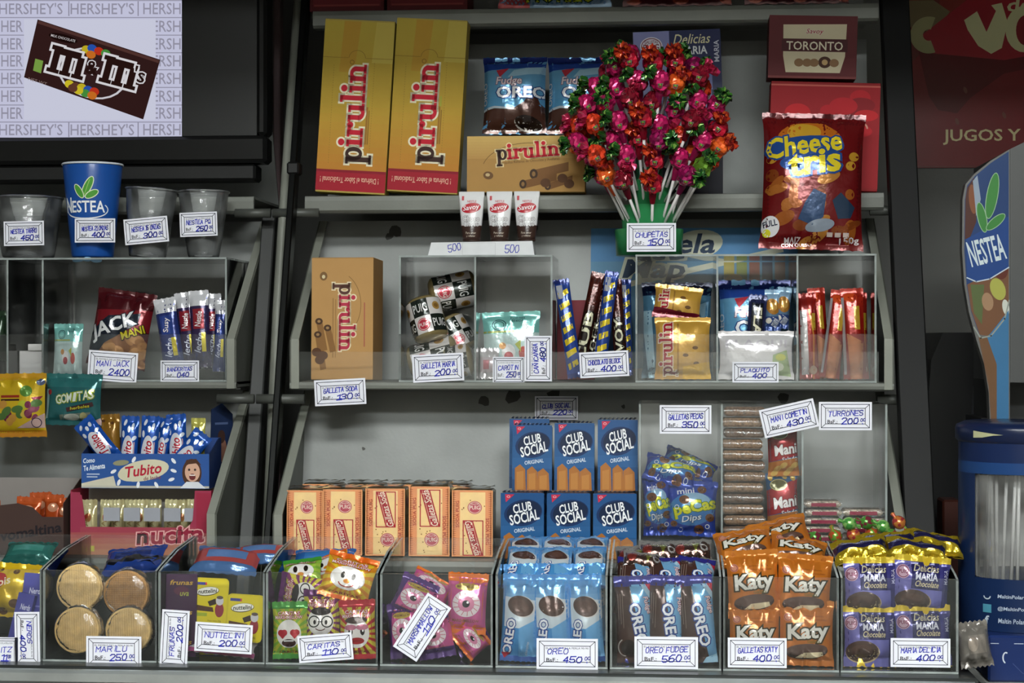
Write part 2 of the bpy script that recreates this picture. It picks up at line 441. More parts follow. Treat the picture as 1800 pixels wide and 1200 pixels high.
ROOMS = []          # inner boxes of the bins and cases: x0, x1, y0, y1, z floor, z top
def fit(o):
    """nudges a thing so that it rests inside its compartment instead of cutting through a pane"""
    R = [r for r in ROOMS if r[0]-.01 < o.location.x < r[1]+.01 and r[2]-.005 < o.location.y < r[3]+.005 and r[4]-.01 < o.location.z < r[5]]
    if not R: return o
    R = min(R, key=lambda r: abs((r[0]+r[1])/2-o.location.x))
    for _ in range(2):
        M = Matrix.LocRotScale(o.location, o.rotation_euler, o.scale); P = []
        for c in ([o]+list(o.children)):
            if c.type == 'MESH': P += [M @ (v.co if c is o else c.location+v.co) for v in c.data.vertices]
        lo = [min(p[i] for p in P) for i in range(3)]; hi = [max(p[i] for p in P) for i in range(3)]; g = .0006
        if hi[0]-lo[0] > R[1]-R[0]-2*g: o.scale.x *= (R[1]-R[0]-2*g)/(hi[0]-lo[0])*.99; continue
        break
    for i in (0, 1):
        a, b = R[2*i]+g, R[2*i+1]-g
        if lo[i] < a: o.location[i] += a-lo[i]
        elif hi[i] > b: o.location[i] -= hi[i]-b
    if lo[2] < R[4]+.0004: o.location.z += R[4]+.0004-lo[2]
    return o
PROTO = {}
def pack(name, key, cx, cy, w, h, Y, label, cat, group=None, rot=0, tilt=0, yaw=0, t=.03, design=None, var=0, **kw):
    """a soft pack whose middle shows at photo point (cx, cy) at depth Y; w, h its own size in photo px at that depth"""
    k = K(Y); kk = (key, var)
    if kk not in PROTO:
        a = None
        if design:
            a = Art(w, h); design(a, w, h)
        mb = pillow(w*k, h*k, t, seed=hash_(key)+var*17, art=a, k=k, **kw)
        o = mb.build(name); PROTO[kk] = (o, w*k, h*k)
    else:
        src, w0, h0 = PROTO[kk]; o = src.copy(); COL.objects.link(o)
        o.scale = (w*k/w0, 1, h*k/h0)
    o.location = at(cx, cy, Y); o.rotation_euler = (-math.radians(tilt), -math.radians(rot), math.radians(yaw))
    if 'group' in o: del o['group']
    fit(o); return tag(o, label, cat, group)
def hash_(s):
    r = 7
    for ch in s: r = (r*31+ord(ch)) % 99991
    return r
def carton(w, h, d, k, col, art=None, side=None, bev=.0006, fin='card', top=None):
    """closed card box, origin at the middle of its base, front at y = -d/2; w, h in px"""
    mb = MB(); mb.box((-w*k/2, -d/2, 0), (w*k/2, d/2, h*k), col, fin, bev)
    if art: art.put(mb, flat(art.w, art.h, w*k/art.w, -d/2, h*k/2), fin)
    return mb
# ---------------------------------------------------------------- the room
def struct(name, a, b, col, fin='wall'):
    m = MB(); m.box(a, b, col, fin); return tag(m.build(name), None, None, kind='structure')
WY = 1.05
struct('floor', (-2.6, -4.2, -.05), (2.2, WY+.1, 0), '#6a6660')
struct('ceiling', (-2.6, -4.2, 2.8), (2.2, WY+.1, 2.85), '#b9b9b4')
struct('wall_back', (-2.6, WY, 0), (2.2, WY+.1, 2.8), '#6f6f6c')
struct('wall_left', (-2.6, -4.2, 0), (-2.5, WY, 2.8), '#77756f')
struct('wall_right', (2.1, -4.2, 0), (2.2, WY, 2.8), '#77756f')
struct('wall_front', (-2.6, -4.2, 0), (2.2, -4.1, 2.8), '#8a877f')
for i, (lx, ly) in enumerate(((-.35, -2.1), (.5, -2.1), (-.3, -3.4), (.5, -3.4))):
    e = empty('ceiling_lamp', (lx, ly, 2.8), 'fluorescent ceiling lamp %s' % ('nearer the counter on the left', 'nearer the counter on the right', 'further back on the left', 'further back on the right')[i], 'lamp', 'ceiling lamps')
    m = MB(); m.box((-.34, -.24, -.06), (.34, .24, 0), '#d8d8d4', 'plastic', .01); m.build('housing', e)
    m = MB(); m.box((-.32, -.22, -.075), (.32, .22, -.06), '#f8fdfb', 'lamp'); m.build('diffuser', e)

struct('light_blocker_1', (-2.5, -.44, 2.17), (2.1, -.36, 2.8), '#5a5954')  # unseen beam, added to keep lamp light off the upper shelves

# ---------------------------------------------------------------- the counter
ZT = Z(1174, 0)
cx1 = X(1713, 0)
e = empty('counter', (-.3, .5, 0), 'long shop counter with a shiny metal front edge under the clear bins', 'counter')
def rel(o): o.location = o.location-Vector((-.3, .5, 0)); return o
m = MB(); m.box((-1.5, -.03, ZT-.035), (cx1, 1.04, ZT), '#5d605f', 'steel', .002); rel(m.build('worktop', e))
m = MB(); m.box((-1.5, -.045, ZT-.022), (cx1-.002, -.0305, ZT-.003), '#e6ecec', 'steel', .004); rel(m.build('metal_edge', e))
m = MB(); m.box((-1.49, .0, 0), (cx1-.03, 1.03, ZT-.036), '#2a2b2c', 'dark'); rel(m.build('body', e))
ZT2 = Z(1187, .06)
e = empty('side_counter', (1.0, .5, 0), 'white tiled side counter under the blue box', 'counter')
m = MB(); x0 = X(1738, .02); m.box((x0, .0, 0), (2.05, 1.04, ZT2), '#c4c4bf', 'gloss', .004)
for q in range(12): m.box((x0+.03+q*.045, -.0006, .1), (x0+.032+q*.045, .0002, ZT2-.006), '#5c5c5a', 'card')
o = m.build('body', e); o.location = (-1.0, -.5, 0)

# ---------------------------------------------------------------- steel display racks with slanted trays
LV = {'D': (.225, Z(985, .24), .02), 'C': (.35, Z(672, .35), .012), 'B': (.472, Z(342, .472), .027), 'A': (.54, Z(14, .54), .028)}
ZS = {k: v[1] for k, v in LV.items()}
def chips(m, y0, z0, y1, z1, spots):
    """worn-off paint patches on a leaning panel: spots = (x, t up the panel, size)"""
    R = random.Random(5)
    for (x, t, s) in spots:
        py, pz = y0+(y1-y0)*t, z0+(z1-z0)*t; L = math.hypot(y1-y0, z1-z0); ty, tz = (y1-y0)/L, (z1-z0)/L
        n = 9; P = []
        for q in range(n):
            a = 2*math.pi*q/n; r = s*R.uniform(.6, 1.1); P.append((x+r*math.cos(a), py+ty*r*math.sin(a)-tz*.0004, pz+tz*r*math.sin(a)+ty*.0004))
        m.add(P, [tuple(range(n))], '#3a3834', 'paint')
def tray(root, lv, xa, xb, panel_top, arms, spots=()):
    yl, z, lip = LV[lv]; ox, oy, oz = root.location
    e = empty('tray', (0, 0, 0)); e.parent = root
    def bd(mb, name):
        mb.xf(Matrix.Translation((-ox, -oy, -oz))); return mb.build(name, e)
    m = MB(); m.prism([(yl+.006, z), (yl+.22, z), (yl+.22, z-.004), (yl+.016, z-.004)], xa, xb, '#84867f', 'paint', 'x'); bd(m, 'shelf_board')
    m = MB(); r = min(lip*.4, .008)
    P = [(yl+.006, z+.0002), (yl+.002, z-.001), (yl, z-r), (yl+.001, z-lip+r*.5), (yl+.006, z-lip), (yl+.03, z-lip), (yl+.03, z-lip+.002), (yl+.008, z-lip+.002), (yl+.008, z-.001)]
    m.prism(P, xa, xb, '#7b7d76', 'paint', 'x')
    bd(m, 'lip')
    py, pz = panel_top; m = MB(); yb = yl+.2
    m.prism([(yb, z+.0002), (py, pz), (py+.004, pz), (yb+.004, z+.0002)], xa+.001, xb-.001, '#8b8d8b', 'paint', 'x')
    chips(m, yb, z, py, pz, spots); bd(m, 'back_panel')
    if arms:
        for sg, x in ((1, xa), (-1, xb)):
            if x < -1.2: continue
            m = MB(); q = x+sg*.0025
            m.prism([(yl+.002, z-.008), (yl+.002, z+.065), (py-.002, pz), (py+.01, pz), (yb+.012, z-.008)], x, q, '#55574f', 'paint', 'x')
            for (a, b) in (((yl, z-.01), (yl, z+.066)), ((yl, z+.066), (py-.006, pz))):
                m.prism([a, b, (b[0]+.004, b[1]-.001), (a[0]+.004, a[1])], q, q+sg*.012, '#8b8d83', 'paint', 'x')
            bd(m, 'side_arm')
    return e
XA, XB = -.558, .355
rk = empty('display_rack', (-.1, .5, ZT), 'tall grey steel rack with slanted trays in the middle', 'shelf rack')
PT = {'D': (.47, ZS['C']-.016), 'C': (.60, ZS['B']-.032), 'B': (.70, ZS['A']-.032), 'A': (.75, ZS['A']+.2)}
tray(rk, 'D', XA, XB, PT['D'], True, [(-.27, .93, .009), (-.225, .96, .014), (-.16, .97, .012), (-.46, .62, .003), (.2, .95, .01), (-.05, .9, .004)])
tray(rk, 'C', XA, XB, PT['C'], True, [(-.43, .93, .011), (-.44, .9, .008), (-.2, .94, .009), (.3, .8, .006)])
tray(rk, 'B', XA, XB, PT['B'], False, [(-.1, .3, .004), (.2, .6, .003)])
tray(rk, 'A', XA, XB, PT['A'], False)
def rail(root, name, x, w, d, col, fin, y0, z0, y1, z1, bev=.002):
    L = math.hypot(y1-y0, z1-z0); m = MB(); m.box((-w/2, -d/2, 0), (w/2, d/2, L), col, fin, bev)
    o = m.build(name, root); o.location = Vector((x, y0, z0))-Vector(root.location); o.rotation_euler = (-math.atan2(y1-y0, z1-z0), 0, 0); return o
def leanY(z, off=0): return .245+off+(z-1.021)*.335
zt = 2.15
for (x, w, off, col, fin) in ((-.574, .011, -.01, '#1c1d1c', 'steel'), (XB+.027, .044, -.01, '#0b0b0b', 'paper')):
    rail(rk, 'upright', x, w, .03, col, fin, leanY(ZT, off), ZT+.006, leanY(zt, off), zt)
m = MB(); m.tube([(-.594, .33, ZT+.002), (-.594, leanY(1.5, .03), 1.5), (-.593, leanY(1.62, .02), 1.62), (-.593, leanY(zt, .02), zt)], .0085, 10, '#8c8e84', 'paint')
m.xf(Matrix.Translation(-Vector(rk.location))); m.build('tube', rk)
for z, y in ((1.362, .3), (1.655, .42)):
    m = MB(); m.tube([(-.609, y+.05, z), (-.535, y+.05, z)], .0075, 10, '#4f514c', 'paint'); m.xf(Matrix.Translation(-Vector(rk.location))); m.build('cross_tube', rk)
for z in (1.362, 1.655):
    m = MB(); m.tube([(XB-.02, leanY(z, .03), z), (XB+.03, leanY(z, .03), z)], .008, 10, '#4f514c', 'paint'); m.xf(Matrix.Translation(-Vector(rk.location))); m.build('cross_tube', rk)
m = MB(); m.box((-.583, leanY(1.72)-.03, 1.715), (-.563, leanY(1.72)+.0, 1.735), '#101010', 'dark', .003); m.xf(Matrix.Translation(-Vector(rk.location))); m.build('clamp', rk)

lk = empty('display_rack', (-1.0, .5, ZT), 'grey steel rack with slanted trays on the left under the television', 'shelf rack')
LA, LB = -1.42, -.641
tray(lk, 'D', LA, LB, PT['D'], True)
tray(lk, 'C', LA, LB, PT['C'], True)
tray(lk, 'B', LA, LB, (.62, ZS['B']+.12), False)
rail(lk, 'upright', -.625, .022, .03, '#3a3b3a', 'paint', leanY(ZT, .08), ZT+.006, leanY(1.66, .07), 1.66)
for z, y in ((1.362, .3), (1.655, .42)):
    m = MB(); m.tube([(-.67, y+.05, z), (-.613, y+.05, z)], .0075, 10, '#4f514c', 'paint'); m.xf(Matrix.Translation(-Vector(lk.location))); m.build('cross_tube', lk)
rail(lk, 'upright', X(489, .72), .012, .03, '#6e5a5c', 'plastic', .72, ZT+.0005, .72, 2.3)

# ---------------------------------------------------------------- clear acrylic cases and bins
def acr(m, a, b, edges='#c9d2cf', thin=None):
    """one sheet: faces of the two smallest sides clear, rims as frosted edges"""
    s = [abs(b[i]-a[i]) for i in range(3)]; ax = s.index(min(s))
    n0 = len(m.f); m.box(a, b, '#dfe8e6', 'acrylic')
    order = [1, 1, 0, 0, 2, 2]
    for i, q in enumerate(order):
        if q != ax: m.m[n0+i] = 'edge'; m.c[n0+i] = edges
T_ = .0028
def case(name, label, pxs, ytop, Y0, Y1, z, low=587, group=None, lid=True, front_full=False):
    """box case on a tray with a low front, dividers at photo columns pxs"""
    xs = [X(p, Y0) for p in pxs]; h = Z(ytop, Y0)-z; root = empty(name, ((xs[0]+xs[-1])/2, Y0, z), label, 'display case', group)
    o = Vector(root.location)
    def bd(n, a, b):
        m = MB(); acr(m, Vector(a)-o, Vector(b)-o); return m.build(n, root)
    bd('base', (xs[0], Y0, z+.0002), (xs[-1], Y1, z+T_))
    bd('back_panel', (xs[0], Y1-T_, z+T_), (xs[-1], Y1, z+h-T_))
    if lid: bd('lid', (xs[0], Y0, z+h-T_), (xs[-1], Y1, z+h))
    for i, x in enumerate(xs):
        x0 = x if i == 0 else (x-T_ if i == len(xs)-1 else x-T_/2)
        bd('side_panel' if i in (0, len(xs)-1) else 'divider', (x0, Y0+T_, z+T_), (x0+T_, Y1-T_, z+h-T_))
    zl = z+h-T_ if front_full else Z(low, Y0)
    bd('front_panel', (xs[0], Y0, z+T_), (xs[-1], Y0+T_, zl))
    for x, x2 in zip(xs[:-1], xs[1:]): ROOMS.append((x+T_*(.5 if x != xs[0] else 1), x2-T_*(.5 if x2 != xs[-1] else 1), Y0+T_, Y1-T_, z+T_, z+h))
    return root
ZC0 = ZS['C']
case('acrylic_case', 'clear acrylic case with two compartments holding round biscuit rolls', (701, 835, 971), 448, .362, .53, ZC0)
case('acrylic_case', 'clear acrylic case with three compartments holding small snack bags and red bars', (1117, 1261, 1402, 1541), 448, .362, .53, ZC0)
case('acrylic_case', 'clear acrylic case on the left rack under the plastic cups', (-60, 12, 74, 398), 450, .362, .53, ZC0)
ZD0 = ZS['D']
case('acrylic_case', 'clear acrylic case with three compartments holding peanut bars and blue cookie bags', (1123, 1269, 1411, 1560), 705, .25, .40, ZD0, front_full=True, lid=False)
zt_case = Z(448, .362)
for i, (a, b) in enumerate(((522, 1545), (-60, 392))):
    m = MB(); acr(m, (X(a, .353), .3558, ZC0+.0008), (X(b, .353), .3586, Z(618, .353)))
    tag(m.build('guard_strip'), 'low clear acrylic guard along the front of the %s tray' % ('middle' if i == 0 else 'left'), 'guard')
BIN = [(-120, 72), (75, 275), (278, 465), (467, 664), (668, 866), (871, 1068), (1072, 1268), (1271, 1475), (1478, 1685)]
BD = .205; ZB = ZT+.0004; ZBF = Z(1010, 0); ZBB = Z(946, BD)
BL = ['yellow snack bags and purple candy boxes', 'large round cookies', 'small yellow spread tubs', 'smiling-face candy bags', 'eyeball candy bags',
      'light blue cookie packs', 'brown and blue cookie packs', 'orange cookie packs', 'violet cookie packs with gold tops']
for (a, b), lb in zip(BIN, BL):
    xa, xb = X(a, 0), X(b, 0); r = empty('acrylic_bin', ((xa+xb)/2, 0, ZB), 'clear acrylic bin of %s on the counter' % lb, 'display bin', 'clear bins along the counter')
    ROOMS.append((xa+T_, xb-T_, T_, BD-T_, ZB+T_, ZBB)); w = (xb-xa)/2; zf, zb = ZBF-ZB, ZBB-ZB
    m = MB(); acr(m, (-w, 0, T_), (w, T_, zf)); m.build('front_panel', r)
    m = MB(); acr(m, (-w, 0, 0), (w, BD, T_)); m.build('base', r)
    m = MB(); acr(m, (-w, BD-T_, T_), (w, BD, zb)); m.build('back_panel', r)
    for sx in (-w, w-T_):
        m = MB(); P = [(T_, T_), (T_, zf), (.02, zf+.004), (.1, zf+.018), (BD-T_, zb), (BD-T_, T_)]
        m.prism(P, sx, sx+T_, '#dfe8e6', 'acrylic', 'x', side='#c4ccc9')
        n = len(m.f)
        for q in range(n-len(P), n): m.m[q] = 'edge'
        m.build('side_panel', r)
# ---------------------------------------------------------------- price cards
INK = '#2a34b8'
def card(cx, cy, w, h, Y, rot, name, price, label, dim=0, tilt=0, sup='00', seed=1, two=None):
    k = K(Y); a = Art(w, h); mb = MB()
    mb.box((-w*k/2, -.0003, -h*k/2), (w*k/2, .0003, h*k/2), '#e9e9f2', 'paper')
    e1, e2 = w*.045, w*.125; bl = '#272a3c'
    a.frame(e1, e1, w-e1, h-e1, 1.1, bl); a.frame(e2, e2*.95, w-e2, h-e2*.95, 1.1, bl)
    for (x, y, x2, y2) in ((e1, e1, e2, e2*.95), (w-e1, e1, w-e2, e2*.95), (e1, h-e1, e2, h-e2*.95), (w-e1, h-e1, w-e2, h-e2*.95)): a.line([(x, y), (x2, y2)], 1, bl)
    a.text('EL KIOSKO DE LA PERLA 90-90', w/2, e2*.95+h*.075, w-2*e2-6, h*.06, '#3a3c48')
    nw = min(w-2*e2-4, len(name)*h*.2*.55*1.7)
    a.hand(name, e2+w*.05, h*.515, h*.17, INK, 1.35, nw*.95, 2.5, seed=seed)
    a.text('BsF.:', e2+w*.13, h*.7, w*.19, h*.13, '#2c2d33', .03)
    pw = w*(.115*len(price)); a.hand(price, w*.43, h*.785, h*.2, INK, 1.9, pw*.95, 2, seed=seed+3)
    if sup: a.hand(sup, w*.44+pw, h*.69, h*.1, INK, 1.2, w*.1, 4); a.hand('.', w*.46+pw, h*.78, h*.2, INK, 1.3)
    a.put(mb, flat(w, h, k, -.0003), 'paper')
    o = mb.build('price_card'); o.location = at(cx, cy, Y); o.rotation_euler = (-math.radians(tilt), -math.radians(rot), 0)
    return tag(o, label, 'price card', 'handwritten price cards')

# ---------------------------------------------------------------- television on the left
def tv():
    Y = .50; k = K(Y); a0 = at(-420, -330, Y); e = empty('television', at(20, 290, Y), 'black television showing a chocolate advert over the left rack', 'television')
    o = Vector(e.location)
    def T(px, py, dy=0):
        p = at(px, py, Y); return Vector((p.x, Y+dy, p.z))-o
    l, r, t, b = T(-420, 0).x, T(468, 0).x, T(0, -330).z, T(0, 289).z
    sl, sr, st, sb = T(-400, 0).x, T(450, 0).x, T(0, -310).z, T(0, 241).z
    m = MB()
    m.box((l, 0, b), (r, .05, sb-.0005), '#131313', 'gloss', .006); m.box((l, 0, st+.0005), (r, .05, t), '#131313', 'gloss', .006)
    m.box((sr+.0005, .001, sb), (r, .05, st), '#151515', 'gloss', .005); m.box((l, .001, sb), (sl-.0005, .05, st), '#151515', 'gloss', .005)
    m.box((l+.05, .05, b+.03), (r-.05, .09, t-.05), '#111111', 'dark', .01)
    m.build('bezel', e)
    m = MB(); m.box((sl, .006, sb), (sr, .04, st), '#050506', 'screen')
    a = Art(900, 600)    # art px: x = photo px + 400, y = photo px + 340
    q = lambda x: x+400
    p = lambda y: y+340
    a.rect(q(-400), p(-310), q(318), p(241), '#dfe0fb', 'emit')
    for i, yy in enumerate((-16, 14, 45, 76, 106, 137, 168, 198, 227)):
        full = i in (0, 1, 8)
        a.rect(q(-400), p(yy+15), q(318), p(yy+16.5), '#a3a1b6', 'emit')
        for (tx, wd, s) in ((52, 112, "HERSHEY'S"), (178, 112, "HERSHEY'S"), (283, 66, 'HERSH')):
            if full or tx > 200: a.text(s, q(tx), p(yy), wd, 20, '#a9a7bb', .012)
            elif tx < 60: a.text('HER', q(19), p(yy), 38, 20, '#a9a7bb', .012)
        for xx in (118, 240):
            if full: a.rect(q(xx), p(yy-13), q(xx+2), p(yy+13), '#a3a1b6', 'emit')
    a.rect(q(40), p(33), q(272), p(210), '#e6e8fd', 'emit')
    a.poly([(q(64), p(33)), (q(280), p(104)), (q(250), p(209)), (q(40), p(135))], '#38201f', 'emit')
    a.poly([(q(66), p(35)), (q(278), p(105)), (q(277), p(110)), (q(64), p(40))], '#5b3a35', 'emit')
    a.ell(q(160), p(128), 62, 44, '#e8e6ee', -17); a.ell(q(160), p(128), 58, 41, '#3a2424', -17)
    R = random.Random(3)
    cs = ['#d8c22a', '#2c5cc0', '#cf3a22', '#4f9e45', '#dd7a28', '#e4d12e', '#6a4030']
    for i, (x, y) in enumerate(((150, 86), (160, 84), (172, 89), (184, 93), (158, 95), (120, 147), (131, 151), (142, 153), (153, 157), (164, 160), (148, 163), (160, 167), (136, 158), (126, 154))):
        a.ell(q(x), p(y), 8.5, 7, cs[i % 7], -17)
    def em(cx, cy, s):
        for g, c in ((4, '#f2f0f4'), (0, '#2c1815')):
            for (x0, y0, x1, y1) in ((-30, -24, -10, -16), (-25, -24, -13, 24), (-30, 17, -8, 24), (-3, -14, 9, 24), (-7, 17, 13, 24), (19, -14, 31, 24), (15, 17, 36, 24), (-25, -22, 24, -10)):
                cc, ss = math.cos(.26), math.sin(.26)
                P = [(cx+(x*cc-y*ss)*s, cy+(x*ss+y*cc)*s) for x, y in ((x0-g, y0-g), (x1+g, y0-g), (x1+g, y1+g), (x0-g, y1+g))]
                a.poly(P, c)
    em(q(114), p(108), 1.0); em(q(206), p(126), 1.0)
    a.text('&', q(160), p(118), 22, 24, '#2c1815', .03, ol='#f2f0f4', ow=.07, rot=-10)
    a.text("'s", q(244), p(130), 20, 28, '#2c1815', .02, ol='#f2f0f4', ow=.08, rot=-14)
    a.ell(q(109), p(66), 26, 7, '#20100e', -14); a.text('MILK CHOCOLATE', q(109), p(66), 44, 4.5, '#e6dfe0', .01, rot=-14)
    a.poly([(q(60), p(102)), (q(74), p(106)), (q(70), p(128)), (q(56), p(123))], '#86b04e'); a.text('NET WT', q(64), p(142), 34, 5, '#9b8580', rot=-17)
    for i in range(len(a.L)): a.L[i] = (a.L[i][0], a.L[i][1], 'emit')
    def fn(x, y, off):
        pt = T(x-400, y-340); return (pt.x, .006-off, pt.z)
    a.put(m, fn, 'emit', lift=.00003); m.build('screen', e)
    m = MB(); m.box((-.25, .09, .1), (-.1, WY-Y-.001, .2), '#1a1a1a', 'dark', .004); m.build('wall_bracket', e)
    m = MB(); m.box((l+.02, .01, b-.028), (r-.02, .06, b-.0006), '#101010', 'dark', .004); m.build('lower_bar', e)
tv()

# ---------------------------------------------------------------- cups on the left case
ZTOP = zt_case+.0003
def cup(name, cx, ytop, ybot, wt, wb, Y, col, fin, label, art=None, rim=None, tilt=0):
    k = K(Y); p = at(cx, ybot, Y); h = (ybot-ytop)*k; rt, rb = wt*k/2, wb*k/2
    e = empty(name, (p.x, Y, ZTOP), label, 'cup', 'drink cups on the clear case')
    R = lambda z: rb+(rt-rb)*z/h
    pr = [(0, .0005), (rb*.96, .0005), (rb, .003)]
    if fin == 'cup':
        for i in range(1, 12):
            z = h*i/12; pr.append((R(z)+(.0006 if i in (3, 4, 8, 9) else 0), z))
    pr += [(R(h*.985), h*.985), (rt-.0008, h), (rt-.0016, h*.99), (rb-.0012, .004), (0, .004)]
    m = MB(); m.lathe(pr, 40, col, fin)
    if art:
        a, x0, y0, s = art
        def fn(x, y, off):
            z = h-(y0+y*s)*k; r = R(z)+.0003+off; an = (x0+x*s)*k/r; return (r*math.sin(an), -r*math.cos(an), z)
        a.put(m, fn, 'gloss', L=5/s)
    m.build('cup_wall', e)
    m = MB(); m.lathe([(rt-.001, h-.0005), (rt+.0012, h-.001), (rt+.0018, h+.0008), (rt+.0004, h+.0022), (rt-.0012, h+.001), (rt-.001, h-.0005)], 40, rim or col, 'gloss' if fin != 'cup' else 'cup'); m.build('rim', e)
    if tilt: e.rotation_euler = (0, math.radians(tilt), 0)
    return e
a = Art(120, 150)
a.ring(60, 58, 43, 17, 2.2, '#e8ecf0', 150, 390); a.text('N', 24, 50, 17, 27, '#f2f4f6', .03); a.text('ESTEA', 65, 53, 62, 21, '#f2f4f6', .03)
for (x, y, rx, ry, r) in ((66, 18, 6, 19, -28), (50, 26, 5, 13, 32), (73, 31, 5, 12, -62)): a.ell(x, y, rx+1.6, ry+1.6, '#dfe8c8', r); a.ell(x, y, rx, ry, '#4f9a3a', r)
a.line([(70, 6), (60, 32)], 1.2, '#9ccc6c')
for i, (x, y, rx) in enumerate(((40, 147, 16), (62, 146, 9), (78, 148, 10))): a.ell(x, y, rx, 4, '#8fc3e8')
cup('paper_cup', 163, 280, 446, 106, 74, .412, '#1d4f9c', 'gloss', 'tall blue paper cup printed with a green leaf', (a, -60, 24, 1.0), '#dfe4ea')
cup('plastic_cup', 50, 338, 445, 122, 92, .412, '#cfd3d3', 'cup', 'widest clear plastic cup at the left edge marked 450', rim='#dfe3e3')
cup('plastic_cup', 259, 325, 446, 92, 66, .412, '#cfd3d3', 'cup', 'clear plastic cup marked 300 right of the blue cup', rim='#dfe3e3', tilt=4)
cup('plastic_cup', 358, 330, 446, 90, 56, .412, '#cfd3d3', 'cup', 'small clear plastic cup marked 250 at the right end', rim='#dfe3e3')
card(42, 410, 74, 44, .356, 1, 'NESTEA TARRO', '450', 'white price card marked 450 on the widest clear cup', seed=2)
card(167, 405, 74, 43, .367, 0, 'NESTEA 21 ONZAS', '400', 'white price card marked 400 on the blue paper cup', seed=3)
card(257, 405, 80, 46, .370, 5, 'NESTEA 16 ONZAS', '300', 'white price card marked 300 on a clear cup', seed=4)
card(349, 394, 68, 43, .374, 2, 'NESTEA PQ', '250', 'white price card marked 250 on the small clear cup', seed=5)

# ---------------------------------------------------------------- top trays of the middle rack
ZBs, ZAs = ZS['B']+.0004, ZS['A']+.0004
def red_top(x0, x1, label, name='snack_carton', col='#5a1a20'):
    Y = .60; k = K(Y); w = x1-x0; m = carton(w, 120, .1, k, col)
    a = Art(w, 120); a.rect(6, 70, w-6, 112, '#6e1f27'); a.rect(8, 108, w-8, 111, '#8a3a3a'); a.put(m, flat(w, 120, k, -.05, 60*k))
    o = m.build(name); p = at((x0+x1)/2, 10, Y); o.location = (p.x, Y, ZAs); tag(o, label, 'box', 'dark red boxes on the top shelf')
red_top(553, 684, 'dark red box cut off at the top left of the middle rack'); red_top(687, 828, 'dark red box beside the striped bag on the top shelf')
def d_stripe(a, w, h):
    a.rect(0, h*.5, w, h, '#5f86b4'); a.rect(0, h*.62, w, h, '#87a3c2'); a.poly([(0, h*.7), (w*.3, h*.62), (w*.28, h), (0, h)], '#b84a50')
    a.text('MORILU', w*.55, h-26, w*.6, 34, '#d5dc3a', .04, ol='#203a20', ow=.05)
    a.text('PUIG', w*.13, h-26, 34, 26, '#e6e0e6', .03)
pack('snack_bag', 'stripe', 975, -42, 200, 112, .575, 'blue and pink snack bag with yellow letters at the top edge', 'snack bag', design=d_stripe, base='#6b83a8', sealc='#8aa0b8')
def d_darkbag(a, w, h):
    for i in range(7): a.ell(20+i*w/7, h-10-(i % 3)*8, 14, 8, ['#8c3a2a', '#b08a3a', '#40142a'][i % 3])
pack('snack_bag', 'darkbag', 1190, -42, 190, 104, .575, 'dark red snack bag at the top edge right of the striped bag', 'snack bag', design=d_darkbag, base='#4e1720')
pack('snack_bag', 'darkbag', 1400, -46, 180, 104, .575, 'dark red snack bag at the top edge over the brown box', 'snack bag', base='#4e1720')

# two tall gold wafer cartons
def gold_front(a, w, h):
    a.grad(0, 0, w, h*.5, '#b7a13a', '#b8962f'); a.grad(0, h*.5, w, h*.88, '#b8962f', '#c07f2b')
    a.poly([(w*.28, 0), (w*.52, 0), (w*.46, h*.3), (w*.24, h*.3)], '#b88f2c'); a.poly([(w*.74, 0), (w, 0), (w, h*.24), (w*.7, h*.24)], '#c2ad4c')
    a.rect(0, h*.885, w, h, '#a3182a'); a.rect(0, h*.875, w, h*.89, '#8a1425')
    a.text('! Disfruta el Sabor Tradicional !', w*.48, h*.935, w*.84, 10, '#e9b8a0', .012, rot=180)
    a.line([(0, h*.215), (w*.36, h*.215)], .8, '#8a6c20'); a.line([(w*.62, h*.215), (w, h*.213)], .8, '#8a6c20')
    a.ring(w*.49, h*.215, 15, 14, .9, '#8a6c20', 0, 180)
    for q in range(40): a.rect(w*.16, h*.26+q*4.4, w*.167, h*.26+q*4.4+2, '#8f7526'); a.rect(w*.74, h*.24+q*4.4, w*.747, h*.24+q*4.4+2, '#8f7526')
    a.rect(w*.665, h*.5, w*.69, h*.72, '#9a6b24'); a.rect(w*.7, h*.52, w*.712, h*.72, '#7d5a1c'); a.rect(w*.68, h*.44, w*.7, h*.5, '#a0a63a')
    wafer_word(a, w*.52, h*.535, h*.58, 90, ol='#ece3c4')
    a.ring(w*.42, h*.24, 4, 4, 1, '#7d5a1c')
def gold_box(cx0, cx1, label):
    Y = .503; k = K(Y); w = cx1-cx0; h = 306
    a = Art(124, 300); gold_front(a, 124, 300)
    m = carton(w, h, .045, k, '#b09a48', a); o = m.build('wafer_carton'); o.location = at((cx0+cx1)/2, 336, Y); o.location.z = ZBs+.004
    o.rotation_euler = (-math.radians(.6), math.radians(3.4), 0); tag(o, label, 'box', 'gold wafer cartons standing upright'); return o
gold_box(557, 681, 'tall gold and red wafer carton nearest the rack edge on the upper shelf')
gold_box(682.5, 807, 'tall gold and red wafer carton, right one of the upright pair')
